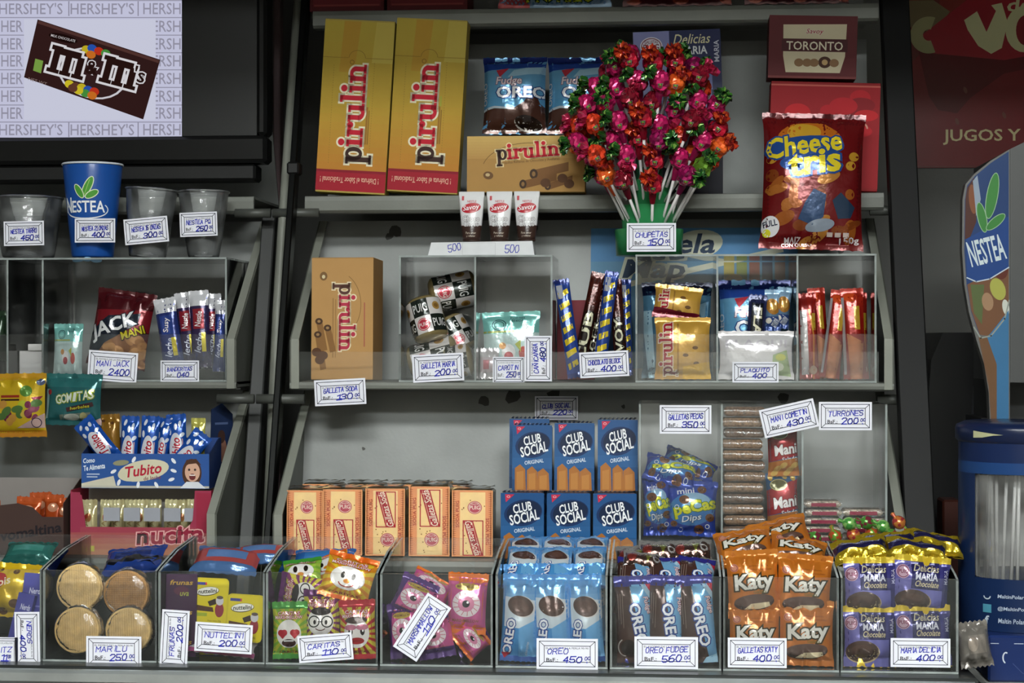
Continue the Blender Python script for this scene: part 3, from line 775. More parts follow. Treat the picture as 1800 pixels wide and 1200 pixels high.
# low tan carton in front of the foil bags
a = Art(210, 100); a.grad(0, 0, 210, 40, '#cfab62', '#b98f4e'); a.rect(0, 40, 210, 100, '#b08648')
a.ring(110, 62, 84, 50, 1.2, '#7a5a2c', 35, 165)
wafer_word(a, 110, 30, 112, 4, ol='#e8d3a0'); a.text('Barquillas Rellenas de Chocolate y Avellanas', 112, 45, 106, 6, '#6a4a28', rot=4)
for (x, y, l, r) in ((150, 62, 62, 9), (130, 80, 60, 8), (166, 84, 44, 7)):
    a.poly([(x-l/2, y-r+8), (x+l/2, y-r-6), (x+l/2, y+r-8), (x-l/2, y+r+6)], '#7a5228'); a.ell(x-l/2, y+6, r*.8, r, '#3f2a18'); a.ell(x-l/2, y+6, r*.35, r*.5, '#8f6a3c')
for (x, y) in ((140, 84), (170, 76), (182, 86)): a.ell(x, y, 9, 8, '#5c3a1e')
a.ell(38, 70, 9, 7, '#6e4d2a', -10); a.ell(37, 69, 4, 3, '#c8ae80')
m = carton(207, 99, .05, K(.48), '#b08c50', a); o = m.build('wafer_carton'); p = at(926, 333, .483); o.location = (p.x, .485, ZBs+.0015); o.rotation_euler = (-.04, 0, 0)
tag(o, 'long tan wafer carton lying in front of the two blue foil bags', 'box')
def d_fudge(a, w, h):
    a.rect(0, 0, w, h*.12, '#1c2b6c'); a.grad(0, h*.12, w, h*.68, '#6fa8cc', '#5a9ac4', 5)
    a.poly([(0, h*.1), (w, h*.1), (w, h*.16), (0, h*.2)], '#26479a'); a.poly([(w*.5, h*.2), (w, h*.14), (w, h*.24), (w*.4, h*.3)], '#a8cfe4')
    a.poly([(0, h*.7), (w*.2, h*.67), (w*.5, h*.7), (w*.66, h*.62), (w*.7, h*.56), (w*.86, h*.56), (w*.9, h*.64), (w, h*.68), (w, h), (0, h)], '#4c2f26')
    a.poly([(0, h*.7), (w*.2, h*.67), (w*.5, h*.7), (w*.5, h*.72), (w*.2, h*.7), (0, h*.73)], '#b9c7d0')
    a.ell(w*.72, h*.9, w*.22, h*.09, '#d8d4cf', -14); a.ell(w*.725, h*.885, w*.215, h*.085, '#241a18', -14)
    a.poly([(w*.22, h*.2), (w*.42, h*.18), (w*.28, h*.3)], '#c03a48')
    a.text('Fudge', w*.42, h*.36, w*.4, h*.13, '#eee6ea', .03, .15, ol='#8c2632', ow=.05)
    a.text('OREO', w*.62, h*.5, w*.78, h*.15, '#f2f3f6', .05, ol='#21417e', ow=.07)
    a.text('OREO', w*.05, h*.5, h*.3, w*.06, '#e6e6ea', .03, rot=90)
    a.text('Galleta de Chocolate Sabor Fudge', w*.45, h*.965, w*.66, 4, '#cdbfb6')
pack('cookie_bag', 'fudge', 905, 168, 114, 138, .53, 'blue foil cookie bag beside the gold cartons on the upper shelf', 'cookie bag', 'blue foil cookie bags', tilt=8, design=d_fudge, base='#5a93bd', t=.04, wr=.002)
pack('cookie_bag', 'fudge', 1020, 168, 116, 138, .534, 'blue foil cookie bag partly behind the lollipops on the upper shelf', 'cookie bag', 'blue foil cookie bags', tilt=8, design=d_fudge, base='#5a93bd', t=.04, var=1, wr=.002)
# lilac and navy biscuit box behind the lollipops
a = Art(155, 165); a.rect(0, 0, 64, 165, '#8f92c6'); a.rect(64, 0, 155, 165, '#262c58'); a.rect(64, 72, 138, 165, '#7f84bb'); a.rect(136, 110, 155, 165, '#262c58')
a.ell(32, 27, 20, 17, '#ece6ee'); a.ring(32, 27, 18, 15, 1.5, '#7c2a44'); a.text('GALLETAS', 32, 19, 24, 6, '#7c2a44', .02); a.text('PUIG', 32, 29, 28, 12, '#7c2a44', .03)
a.text('Delicias', 104, 16, 66, 18, '#e6dfb4', .01, .3); a.text('MARIA', 106, 37, 50, 15, '#eef0f4', .04); a.text('MARIA', 147, 40, 40, 9, '#d8d8e6', .03, rot=90)
a.ell(100, 118, 34, 24, '#5a4038')
m = carton(153, 164, .05, K(.56), '#3a3f70', a, fin='gloss'); o = m.build('biscuit_box'); p = at(1194, 222, .575); o.location = (p.x, .575, p.z); o.rotation_euler = (-.14, -.03, 0); o.location.z = Z(222, .57)
tag(o, 'lilac and navy biscuit box standing behind the lollipop bouquet', 'box')
m = carton(150, 120, .04, K(.57), '#34343c', None); o = m.build('cardboard_box'); o.location = (p.x, .565, ZBs); tag(o, 'dark box under the lilac biscuit box behind the lollipops', 'box')
# chocolate box and red heart box
a = Art(150, 108); a.rect(0, 0, 150, 108, '#5e2226'); a.poly([(24, 16), (132, 14), (130, 70), (122, 98), (30, 98), (25, 70)], '#cfc3a4'); a.rect(22, 40, 134, 62, '#4a1c20')
a.text('TORONTO', 78, 52, 96, 15, '#e6dcc4', .02); a.text('Savoy', 78, 28, 30, 11, '#9c2430', .02, .25, ol='#f0e6e0'); a.ell(96, 80, 11, 10, '#4a2a1e'); a.ell(96, 80, 5, 5, '#c2a070')
for x in (52, 66, 78, 112): a.ell(x, 81, 8, 7, '#8c6a4a')
a.rect(0, 104, 150, 108, '#7a3a3a')
Yt = .505; kt = K(Yt)
m = carton(186, 186, .05, K(.53), '#8c1218', None)
b = Art(196, 186); b.rect(0, 0, 196, 186, '#97131c')
R = random.Random(9)
for q in range(16): b.ell(R.uniform(15, 180), R.uniform(12, 190), R.uniform(14, 26), R.uniform(10, 18), R.choice(['#b31420', '#7c0f18', '#c01a22', '#86101a']))
b.ring(92, 74, 46, 18, 3, '#d07050', 0, 180); b.ring(150, 78, 26, 16, 3, '#c88a7a', 0, 180); b.rect(0, 0, 196, 3, '#c05a50')
b.put(m, flat(196, 186, K(.53)*186/196, -.025, 93*K(.53))); o = m.build('gift_box'); p = at(1443, 316, .515); o.location = (p.x, .515, ZBs+.0045); o.rotation_euler = (-.02, .035, 0)
tag(o, 'bright red box patterned with blurred hearts behind the snack bag', 'box')
m = carton(151, 108, .05, kt, '#54201f', a); o = m.build('chocolate_box'); p = at(1425, 126, Yt); o.location = (p.x, .508, ZBs+.0045+187*K(.53)+.004); o.rotation_euler = (-.01, .03, 0)
tag(o, 'dark brown chocolate box with a cream label on top of the red box', 'box')

# ---------------------------------------------------------------- things standing on the clear cases
ZTP = ZTOP
m = MB(); k = K(.42)
m.prism([(-96*k, 0), (-90*k, 24*k), (88*k, 26*k), (92*k, 0)], -.022, .022, '#dfe0e2', 'paper')
a = Art(190, 26); a.hand('500', 36, 19, 12, INK, 1.3, 24, 14); a.hand('500', 135, 20, 13, INK, 1.3, 26, 2)
a.frame(60, 3, 118, 24, .5, '#b9babd')
a.put(m, flat(190, 26, k, -.022, 13*k), 'paper'); o = m.build('card_tray'); p = at(850, 443, .42); o.location = (p.x, .42, ZTP); tag(o, 'white folded card tray marked 500 holding the three tubes', 'tray')
zt3 = ZTP+26*k+.0003
def choco_tube(cx, label):
    e = empty('chocolate_tube', (X(cx, .42), .42, zt3), label, 'tube', 'white chocolate cream tubes')
    w, h = 46*k, 88*k; m = MB(); n = 16; rows = [(0, .34, .34), (.08, .36, .34), (.3, .40, .30), (.6, .45, .2), (.88, .49, .07), (.9, .5, .02), (1.0, .5, .02)]
    v = []; f = []
    for (t, a_, b_) in rows:
        for i in range(n): q = 2*math.pi*i/n; v.append((w*a_*math.sin(q), -w*b_*math.cos(q), .002+t*h*.98))
    for j in range(len(rows)-1):
        for i in range(n): f.append((j*n+i, j*n+(i+1) % n, (j+1)*n+(i+1) % n, (j+1)*n+i))
    f.append(tuple(range((len(rows)-1)*n, len(rows)*n))); f.append(tuple(range(n-1, -1, -1)))
    m.add(v, f, ['#3d2a24']*n+['#3d2a24']*n+['#e4e3e4']*(n*(len(rows)-3))+['#e4e3e4', '#333333'], 'gloss', True)
    a = Art(46, 88); a.ell(23, 30, 17, 9, '#b8202e', 10); a.text('Savoy', 23, 30, 30, 12, '#f3eaea', .03, .2, ol='#b8202e', rot=8); a.text('NESTLE', 24, 18, 16, 4, '#b8202e', .02)
    a.text('Choco', 23, 49, 30, 10, '#e9e6e6', .03, ol='#3a3436', ow=.05); a.text('Choco', 23, 59, 28, 9, '#e9e6e6', .03, ol='#3a3436', ow=.05)
    a.ell(23, 70, 15, 3, '#3d2a24'); a.text('Para untar', 23, 75, 18, 4, '#d6c8b8'); a.text('y rellenar', 23, 81, 16, 4, '#d6c8b8'); a.rect(6, 8, 10, 16, '#c85a60')
    def fn(x, y, off):
        t = max(0, min(1, 1-y/88)); j = 0
        while j < len(rows)-2 and rows[j+1][0] < t: j += 1
        g = (t-rows[j][0])/(rows[j+1][0]-rows[j][0]); A_ = rows[j][1]*(1-g)+rows[j+1][1]*g; B_ = rows[j][2]*(1-g)+rows[j+1][2]*g
        s = max(-.98, min(.98, (x-23)/46/A_)); return ((x-23)*k, -w*B_*math.sqrt(1-s*s)-.0002-off, .002+t*h*.98)
    a.put(m, fn, 'gloss', L=4); m.build('tube_body', e)
    m = MB(); m.lathe([(0, 0), (w*.33, 0), (w*.35, .003), (w*.33, .0015)], 18, '#38261f', 'plastic'); m.build('cap', e); return e
for cx, l in ((829, 'left'), (878, 'middle'), (926, 'right')): choco_tube(cx, 'white and brown chocolate tube with a red badge, %s of the three' % l)

# cheese snack bag on the clear case
def d_cheese(a, w, h):
    a.rect(0, 0, w, h, '#6a1416'); a.rect(0, 0, w, 12, '#4c0c12')
    a.ell(w*.45, h*.2, w*.3, h*.12, '#c06a20'); a.ell(w*.4, h*.16, w*.16, h*.07, '#d0a030')
    R = random.Random(4)
    for q in range(24):
        x, y = R.uniform(.1, .9)*w, R.uniform(.46, .97)*h; a.ell(x, y, R.uniform(9, 22), R.uniform(6, 12), R.choice(['#9a5420', '#a86428', '#7c3c18', '#b07430', '#6c3016']), R.uniform(0, 90))
    for (x, y) in ((.1, .36), (.88, .33), (.85, .4)): a.ell(w*x, h*y, 9, 8, '#c2902e', 30)
    a.poly([(w*.42, h*.68), (w*.5, h*.58), (w*.62, h*.62), (w*.6, h*.78), (w*.5, h*.84), (w*.36, h*.8)], '#2c4468'); a.ell(w*.57, h*.84, w*.14, h*.045, '#8c96a4', 12)
    a.poly([(w*.68, h*.66), (w*.76, h*.6), (w*.9, h*.7), (w*.86, h*.78), (w*.74, h*.79)], '#26384f')
    b1 = ('#e6cf2c', '#274a8a')
    a.ell(w*.38, h*.27, w*.36, h*.08, b1[1], 8); a.ell(w*.47, h*.37, w*.3, h*.08, b1[1], 8)
    a.text('Cheese', w*.4, h*.25, w*.72, h*.16, b1[0], .05, .1, rot=9, ol=b1[1], ow=.08)
    a.text('tris', w*.5, h*.385, w*.5, h*.18, b1[0], .06, .1, rot=9, ol=b1[1], ow=.08)
    a.ell(w*.1, h*.85, 16, 18, '#e6e4e8'); a.text('FULL', w*.1, h*.83, 24, 11, '#2a2d44', .04, rot=12); a.ell(w*.07, h*.9, 7, 7, '#d8d22e')
    a.text('MAIZ', w*.32, h*.945, 28, 10, '#e8dede', .04, rot=3); a.text('CON QUESO', w*.36, h*.975, 52, 7, '#e0caca', .03, rot=3); a.text('150g', w*.86, h*.94, 34, 13, '#eee6e6', .03, rot=7)
    for q in range(3): a.rect(w*.64+q*14, h*.885, w*.64+q*14+10, h*.915, '#c9b8b0')
o = pack('snack_bag', 'cheese', 1428, 319, 180, 240, .415, 'large red cheese snack bag standing on the clear case', 'snack bag', rot=-2, tilt=7, t=.055, design=d_cheese, base='#5c1014', wr=.0028, seal=.009, n=(20, 24))
# blue poster leaning on the panel of the middle tray
a = Art(360, 250); a.rect(0, 0, 360, 250, '#5c90c0'); a.rect(0, 60, 360, 250, '#6a98b8'); a.line([(70, 100), (330, 40)], 10, '#d8dac4')
a.ell(185, 30, 46, 26, '#dfe2cc', 10); a.text('ela', 184, 28, 66, 36, '#34465e', .04, .2); a.text('Map', 110, 78, 110, 44, '#34465e', .05, .2, ol='#dfe2cc', ow=.12)
for i in range(5): a.rect(232+i*22, 62, 250+i*22, 110, ['#b8a84a', '#8f9a48', '#9a5a48', '#44475a', '#8a7068'][i])
a.ell(250, 92, 14, 9, '#cfa63a')
m = MB(); Yp = .588; k = K(Yp); m.box((-180*k, 0, -125*k), (180*k, .001, 125*k), '#3f6d98', 'paper'); a.put(m, flat(360, 250, k, 0), 'paper')
o = m.build('poster'); q = at(1220, 523, .57); o.location = (q.x, LV['C'][0]+.2+(PT['C'][0]-LV['C'][0]-.2)*(q.z-ZS['C'])/(PT['C'][1]-ZS['C'])-.003, q.z); o.rotation_euler = (-math.atan2(PT['C'][0]-LV['C'][0]-.2, PT['C'][1]-ZS['C']), 0, 0); tag(o, 'blue paper poster with cream lettering on the panel behind the middle case', 'poster')

# ---------------------------------------------------------------- lollipop bouquet
def bouquet():
    Yc = .413; base = at(1141, 443, Yc); bx = base.x; k = K(Yc)
    e = empty('lollipop_holder', (bx, Yc, ZTP), 'green tiered holder full of lollipops on the clear case', 'holder')
    tiers = [(60, 0, 46), (49, 46, 88), (37, 88, 132), (24, 132, 200)]; m = MB(); pr = [(0, 0)]
    for (r, z0, z1) in tiers: pr += [(r*k*.96, z0*k+.0002), (r*k, z1*k-.0006), (r*k*.98, z1*k)]
    pr.append((0, 200*k)); m.lathe(pr, 40, '#2a7a48', 'gloss'); m.build('tier_stack', e)
    R = random.Random(11)
    def make(col, twc, tw, seed):
        R = random.Random(seed); p = empty('lollipop', (0, 0, 0)); r = 17*k; tail = '#' + ''.join('%02x' % int(int(col[i:i+2], 16)*.75) for i in (1, 3, 5))
        m = MB(); v = []; f = []; n, q = 16, 10
        for j in range(q+1):
            t = math.pi*j/q
            for i in range(n):
                a = 2*math.pi*i/n; rr = r*(1+.06*math.sin(5*a+j)+R.uniform(-.11, .11)); v.append((rr*math.sin(t)*math.cos(a), rr*math.sin(t)*math.sin(a), -rr*math.cos(t)*1.08))
        for j in range(q):
            for i in range(n): f.append((j*n+i, j*n+(i+1) % n, (j+1)*n+(i+1) % n, (j+1)*n+i))
        m.add(v, f, [R.choice([col, col, tail, '#%02x%02x%02x' % tuple(min(255, int(int(col[q:q+2], 16)*1.25)+8) for q in (1, 3, 5))]) for _ in f], 'foil', False)
        a = Art(20, 20); a.poly([(5, 6), (15, 5), (13.5, 15), (6.5, 14)], '#9a8c84'); a.poly([(6, 7), (14, 6), (12.6, 14), (7.4, 13.2)], '#28402c'); a.ell(10, 8.5, 2.6, 2, '#7fae3a'); a.ell(10, 11.5, 2.4, 1.6, '#b03040'); a.w = 20
        0 and a.poly([(3, 4), (17, 3), (15, 17), (5, 16)], '#d8cfc8')
        a.put(m, lambda x, y, off: ((x-10)*k*.9, -math.sqrt(max(0, (r*1.1)**2-((x-10)*k*.9)**2-((8-y)*k*.9)**2))-.0004-off, (8-y)*k*.9), 'foil', L=3)
        m.build('wrapper', p)
        m = MB(); v = []; f = []; n = 28; rings = [(.22, .9), (.4, 1.1), (.7, 1.35), (.92, 1.6), (.8, 1.8), (.4, 1.75)]
        for (a_, h_) in rings:
            for i in range(n):
                t = 2*math.pi*i/n; rr = r*a_*(1+.3*math.sin(i*2.3)*a_*.7+R.uniform(-.16, .16)); v.append((rr*math.cos(t), rr*math.sin(t), r*(h_+.25*math.cos(i*2.9)*a_+R.uniform(-.12, .12))))
        for j in range(len(rings)-1):
            for i in range(n): f.append((j*n+i, j*n+(i+1) % n, (j+1)*n+(i+1) % n, (j+1)*n+i))
        o = m.add(v, f, [R.choice(twc) for _ in f], 'foil', False); m.xf(Matrix.Rotation(tw[0], 4, 'X') @ Matrix.Rotation(tw[1], 4, 'Y')); m.build('twist', p)
        m = MB(); v = []; f = []; n = 12
        for (a_, h_) in ((.34, -.95), (.32, -1.4), (.2, -2.3)):
            for i in range(n): t = 2*math.pi*i/n; v.append((r*a_*math.cos(t)*(1+.3*(i % 2)), r*a_*math.sin(t), r*h_))
        for j in range(2):
            for i in range(n): f.append((j*n+i, (j+1)*n+i, (j+1)*n+(i+1) % n, j*n+(i+1) % n))
        m.add(v, f, tail, 'foil', False); m.build('wrapper_tail', p)
        m = MB(); m.tube([(0, 0, -128*k), (0, 0, -r*.9)], 2.6*k, 8, '#e2dedd', 'plastic'); m.build('stick', p)
        return p
    G_ = ['#2f6a2a', '#4f8f35', '#16361a', '#86b050', '#2c5a2a', '#1d4420']; R_ = ['#cc3c20', '#dc5a2a', '#8a201c', '#b83428', '#701614']; P_ = ['#c02a50', '#d0356a', '#80142c']
    kinds = [('magenta', '#b81c5c', G_, (.5, -.9)), ('orange', '#e2561f', R_, (.4, .3)), ('dark red', '#821428', P_, (-.1, .6)), ('crimson', '#a8162e', R_, (.7, -.3)), ('magenta', '#8e1450', G_, (.9, .8)),
             ('green', '#5c8428', G_, (.3, .1)), ('pink', '#b4205c', G_, (.8, .0)), ('red', '#cc3a1e', P_, (.2, -.8))]
    protos = [make(c, t, w, 20+i) for i, (n, c, t, w) in enumerate(kinds)]; used = [False]*8
    rows = [(316, 124, 6, 0), (284, 112, 7, 0), (252, 118, 8, 0), (220, 114, 8, 0), (188, 108, 8, 0), (157, 100, 7, 0), (128, 78, 6, 0), (108, 40, 3, 0)]
    L = []
    for ri, (py, rad, n, dep) in enumerate(rows):
        for i in range(n):
            ph = math.radians(-88+176*(i+.5*(ri % 2)+.25)/n); Y = Yc-.012-rad*k*.62*math.cos(ph)+R.uniform(-.008, .008)
            L.append((ri, ph, at(1141+rad*math.sin(ph)+R.uniform(-9, 9), py+R.uniform(-9, 9)-6*math.cos(ph), Y)))
    c0 = at(1141, 215, Yc); P = [q.copy() for _, _, q in L]
    for _ in range(60):                       # heads push each other apart
        for i in range(len(P)):
            for j in range(i):
                d = P[i]-P[j]; l = d.length or 1e-6
                if l < .0375: d *= (.0375-l)/l*.5; P[i] += d; P[j] -= d
        for i, q in enumerate(P):
            w = Vector(((q.x-c0.x)/1.12, 0, q.z-c0.z)); m_ = 118*k
            if w.length > m_: w *= m_/w.length; q.x = c0.x+w.x*1.12; q.z = c0.z+w.z
            q.y = min(max(q.y, Yc-.12), Yc+.035)
    order = {}
    for ri in range(len(rows)):
        ids = sorted((i for i in range(len(L)) if L[i][0] == ri), key=lambda i: P[i].x)
        for n_, i in enumerate(ids): order[i] = n_
    for idx, (ri, ph, _) in enumerate(L):
        q = P[idx]; tier = tiers[min(3, ri//2)]; top = Vector((bx+tier[0]*k*.62*math.sin(ph), Yc-tier[0]*k*.62*math.cos(ph), ZTP+tier[2]*k))
        d = (q-top).normalized()
        if d.z < .25: d.z = .25; d.normalize()
        kd = (idx if idx < 8 else R.choice([0, 0, 1, 1, 1, 7, 2, 3, 4, 6]))
        rot = Vector((0, 0, 1)).rotation_difference(d).to_euler()
        if not used[kd]: o = protos[kd]; used[kd] = True; o.location = q; o.rotation_euler = rot
        else: o = dup(protos[kd], q, rot)
        tag(o, '%s wrapped lollipop, %s from the left in the %s row from the bottom' % (kinds[kd][0], ORD[order[idx]], ORD[ri]), 'lollipop', 'lollipops in the bouquet')
bouquet()
card(1145, 417, 86, 50, .353, 0, 'CHUPETAS', '150', 'white price card marked 150 on the green lollipop holder', seed=6)
# ---------------------------------------------------------------- middle tray (level with the eye)
ZCs = ZC0+.0004; ZCC = ZC0+T_+.0006
a = Art(114, 218); a.rect(0, 0, 114, 218, '#b98d55'); a.ell(22, 32, 7, 8, '#7a5a34'); a.ell(22, 33, 3, 3.5, '#d8c8a0')
a.ring(46, 84, 46, 60, 1.2, '#8a6638', -60, 60); wafer_word(a, 61, 108, 122, -90, first='#5c3a30', rest='#b8324a', ol='#ead9b4')
a.rect(39, 72, 41, 180, '#9a7344'); a.rect(44, 74, 45.5, 180, '#9a7344'); a.rect(97, 80, 99, 160, '#a85a4a')
for (x, y, l) in ((14, 116, 50), (12, 140, 60), (30, 128, 40)):
    a.poly([(x-5, y), (x+6, y-3), (x+16, y+l), (x+5, y+l+3)], '#8a6236'); a.ell(x, y-2, 7, 6, '#4a3220'); a.ell(x, y-2, 3, 2.5, '#a07c50')
for (x, y) in ((10, 170), (22, 176), (16, 184)): a.ell(x, y, 9, 8, '#5a3a24')
m = carton(112, 218, .075, K(.40), '#a87f4c', a); o = m.build('wafer_carton'); p = at(606, 668, .42); o.location = (p.x, .442, ZCs+.001); o.rotation_euler = (-.03, 0, math.radians(-3))
tag(o, 'tan wafer carton with sideways lettering at the left end of the middle tray', 'box')
def d_soda(a, w, h):          # used again on the low tray
    pass
# round biscuit rolls in printed film
def biscuit_roll(px, py, Y, d, L, rot, yaw, tilt, label, var):
    k = K(Y); key = ('roll', var)
    if key not in PROTO:
        e = empty('biscuit_roll', (0, 0, 0)); r = d*k/2; l = L*k
        m = MB(); R = random.Random(var)
        pr = [(r*.2, -l/2-.004), (r*.75, -l/2-.0025), (r*.97, -l/2+.002)]+[(r*(1+.008*(i % 2)), -l/2+l*i/10) for i in range(1, 10)]+[(r*.97, l/2-.002), (r*.75, l/2+.0025), (r*.2, l/2+.004)]
        m.lathe(pr, 36, '#8a7a52', 'foil')
        a = Art(120, 80)
        for i in range(3):
            for j in range(2):
                x, y = i*40, j*40; dk = (i+j) % 2; a.rect(x, y, x+40, y+40, '#1f2722' if dk else '#ddd8d6')
                if dk: a.text('PUIG', x+20, y+20, 34, 20, '#e6e4e2', .02)
                elif i == 1 or (i == 0 and j == 1): a.ell(x+20, y+20, 15, 15, '#c03a4a'); a.ring(x+20, y+20, 13, 13, 1.2, '#eeddd8'); a.text('PUIG', x+20, y+20, 22, 9, '#f0e0dc', .03)
                else: a.ell(x+20, y+20, 10, 10, '#b08a4a'); a.ell(x+20, y+20, 6, 5, '#8a6430')
        a.put(m, lambda x, y, off: ((r*1.012+off)*math.sin((x-60)*.0245), -(r*1.012+off)*math.cos((x-60)*.0245), (40-y)*l*.86/80), 'foil', L=6)
        m.build('printed_film', e)
        for sg in (-1, 1):
            m = MB(); m.lathe([(0, sg*(l/2-.001)), (r*.9, sg*(l/2-.001)), (r*.93, sg*(l/2-.006)), (0, sg*(l/2-.006))], 28, '#a8864c', 'cookie'); m.build('biscuit', e)
        PROTO[key] = e; o = e
    else: o = dup(PROTO[key], (0, 0, 0))
    o.location = at(px, py, Y); o.rotation_euler = (-math.radians(tilt), -math.radians(rot), math.radians(yaw))
    fit(o); return tag(o, label, 'biscuits', 'round biscuit rolls in the case')
biscuit_roll(796, 512, .488, 62, 78, -78, 0, 10, 'black and white checked biscuit roll at the top of the pile', 1)
biscuit_roll(742, 562, .412, 62, 72, 18, -8, 12, 'black and white checked biscuit roll leaning left in the middle of the pile', 2)
biscuit_roll(800, 590, .468, 60, 62, 30, 12, 12, 'black and white checked biscuit roll at the right of the pile', 3)
biscuit_roll(750, 630, .42, 60, 84, -75, 0, 0, 'black and white checked biscuit roll lying at the left bottom of the pile', 4)
biscuit_roll(806, 640, .405, 58, 44, -80, 0, 0, 'black and white checked biscuit roll lying at the right bottom of the pile', 5)
def d_teal(a, w, h):
    a.rect(0, 0, w, h*.33, '#79b7b0'); a.rect(0, h*.33, w, h, '#b9cfcd'); a.rect(0, h*.29, w*.6, h*.32, '#9aa060')
    a.ring(w*.3, h*.2, 13, 10, 1.6, '#27424a'); a.ring(w*.3, h*.2, 9, 7, 1.2, '#27424a'); a.text('15', w*.75, h*.23, 9, 9, '#1c2a2e', .03, ol='#cfe0dd'); a.text('POLVO PARA', w*.62, h*.1, 26, 4, '#27424a', .02); a.text('BEBIDA', w*.62, h*.14, 22, 4, '#27424a', .02)
    a.ell(w*.45, h*.62, 12, 14, '#e6e4e4'); a.ell(w*.45, h*.68, 8, 8, '#a83a44'); a.ell(w*.35, h*.52, 6, 6, '#c08a50'); a.ell(w*.7, h*.64, 8, 12, '#b04038'); a.poly([(w*.56, h*.5), (w*.66, h*.44), (w*.66, h*.62)], '#a8b048')
pack('drink_sachet', 'teal', 897, 613, 104, 116, .44, 'teal and white drink sachet in the second compartment of the clear case', 'sachet', rot=2, tilt=6, design=d_teal, base='#7fb5ae', t=.012)
def d_white2(a, w, h): a.rect(0, h*.3, w, h*.8, '#c8b8bc'); a.rect(w*.2, h*.4, w*.5, h*.7, '#b05a66')
pack('drink_sachet', 'wht', 852, 640, 34, 54, .415, 'small pale pink sachet in front of the teal sachet', 'sachet', tilt=8, design=d_white2, base='#c9c4c6', t=.008)

# chocolate bars standing between the two cases
def bar(px0, py0, px1, py1, wpx, Y, kind, label):
    k = K(Y); p, q = at(px0, py0, Y), at(px1, py1, Y); L = (q-p).length/k
    def des(a, w, h):
        if kind == 'yb':
            for i in range(7): a.poly([(w*.15, h*(.14+i*.12)), (w*.8, h*(.1+i*.12)), (w*.85, h*(.15+i*.12)), (w*.2, h*(.2+i*.12))], '#d2ba28')
            a.rect(w*.1, h*.06, w*.5, h*.2, '#b8bcc8')
        else:
            a.rect(0, 0, w, h*.34, '#4a1c14'); a.rect(w*.12, h*.4, w*.9, h*.96, '#1e1713')
            a.text(kind, w*.5, h*.68, h*.54, w*.62, '#d9d6b8', .05, rot=90)
    o = pack('chocolate_bar', 'bar'+kind+str(int(wpx)), (px0+px1)/2, (py0+py1)/2, wpx, L, Y, label, 'chocolate bar', 'chocolate bars standing between the cases',
             rot=math.degrees(math.atan2((q-p).x, (q-p).z)*-1), tilt=6, design=des, base='#23408c' if kind == 'yb' else '#3a1812', sealc='#1c2c6c' if kind == 'yb' else '#2a120e', t=.015, n=(8, 16))
bar(1012, 664, 986, 490, 27, .40, 'yb', 'blue and yellow chocolate bar leaning at the far left of the bar row')
bar(1016, 650, 1052, 478, 25, .425, 'CUB', 'dark brown chocolate bar with cream letters right of the lone blue bar')
bar(1036, 650, 1060, 500, 22, .445, 'BLOCK', 'dark brown chocolate bar with cream letters, second of the brown bars')
bar(1052, 658, 1076, 476, 24, .405, 'yb', 'blue and yellow chocolate bar leaning across the middle of the bar row')
bar(1094, 660, 1080, 490, 24, .432, 'SAVOY', 'dark brown chocolate bar standing behind the second striped bar')
bar(1104, 660, 1100, 490, 18, .45, 'yb', 'narrow blue and yellow bar at the right end of the bar row against the case')
m = carton(66, 140, .02, K(.47), '#7c2f38'); o = m.build('red_box'); p = at(1012, 668, .47); o.location = (p.x, .475, ZCs+.001); o.rotation_euler = (-.05, 0, 0); tag(o, 'dull red box behind the lone blue chocolate bar', 'box')

# first compartment of the right case
def d_foil(a, w, h):
    a.rect(0, 0, w, h*.14, '#141d3c'); a.grad(0, h*.14, w, h, '#4f7c98', '#3a5868', 4); a.poly([(0, h*.3), (w*.14, h*.3), (w*.2, h), (w*.1, h)], '#a8cad8')
    a.poly([(w*.78, h*.25), (w*.95, h*.2), (w*.9, h*.5)], '#86aabc')
pack('foil_bag', 'foil', 1190, 590, 124, 168, .475, 'dark blue foil bag behind the two cracker sachets', 'snack bag', tilt=6, design=d_foil, base='#41647a', t=.03, wr=.003)
def d_pir(a, w, h):
    a.grad(0, 0, w, h, '#c79a3e', '#c2964a', 3); a.rect(0, h*.08, w*.1, h, '#b88a40'); wafer_word(a, w*.24, h*.5, h*.86, 90, first='#7c2430', rest='#a82434', ol='#e9d9c0')
    for (x, y) in ((.6, .3), (.72, .5), (.55, .62), (.74, .75)): a.ell(w*x, h*y, 5, 3, '#6a4a28')
    a.poly([(w*.5, h*.8), (w, h*.72), (w, h), (w*.5, h)], '#d8a828'); a.rect(w*.4, h*.1, w*.43, h*.9, '#9c7434')
def d_pir2(a, w, h): d_pir(a, w, h*1.3); a.poly([(0, h*.7), (w*.6, h*.8), (w, h*.78), (w, h), (0, h)], '#6c1a28')
pack('wafer_sachet', 'pir', 1200, 617, 98, 108, .405, 'tan wafer sachet standing in front at the lower left of the right case', 'sachet', 'tan wafer sachets', tilt=5, design=d_pir, base='#bd924a', t=.02)
pack('wafer_sachet', 'pir2', 1191, 532, 84, 60, .43, 'smaller tan wafer sachet tilted on top of the other sachet', 'sachet', 'tan wafer sachets', rot=-7, tilt=14, design=d_pir2, base='#b88c42', t=.02)
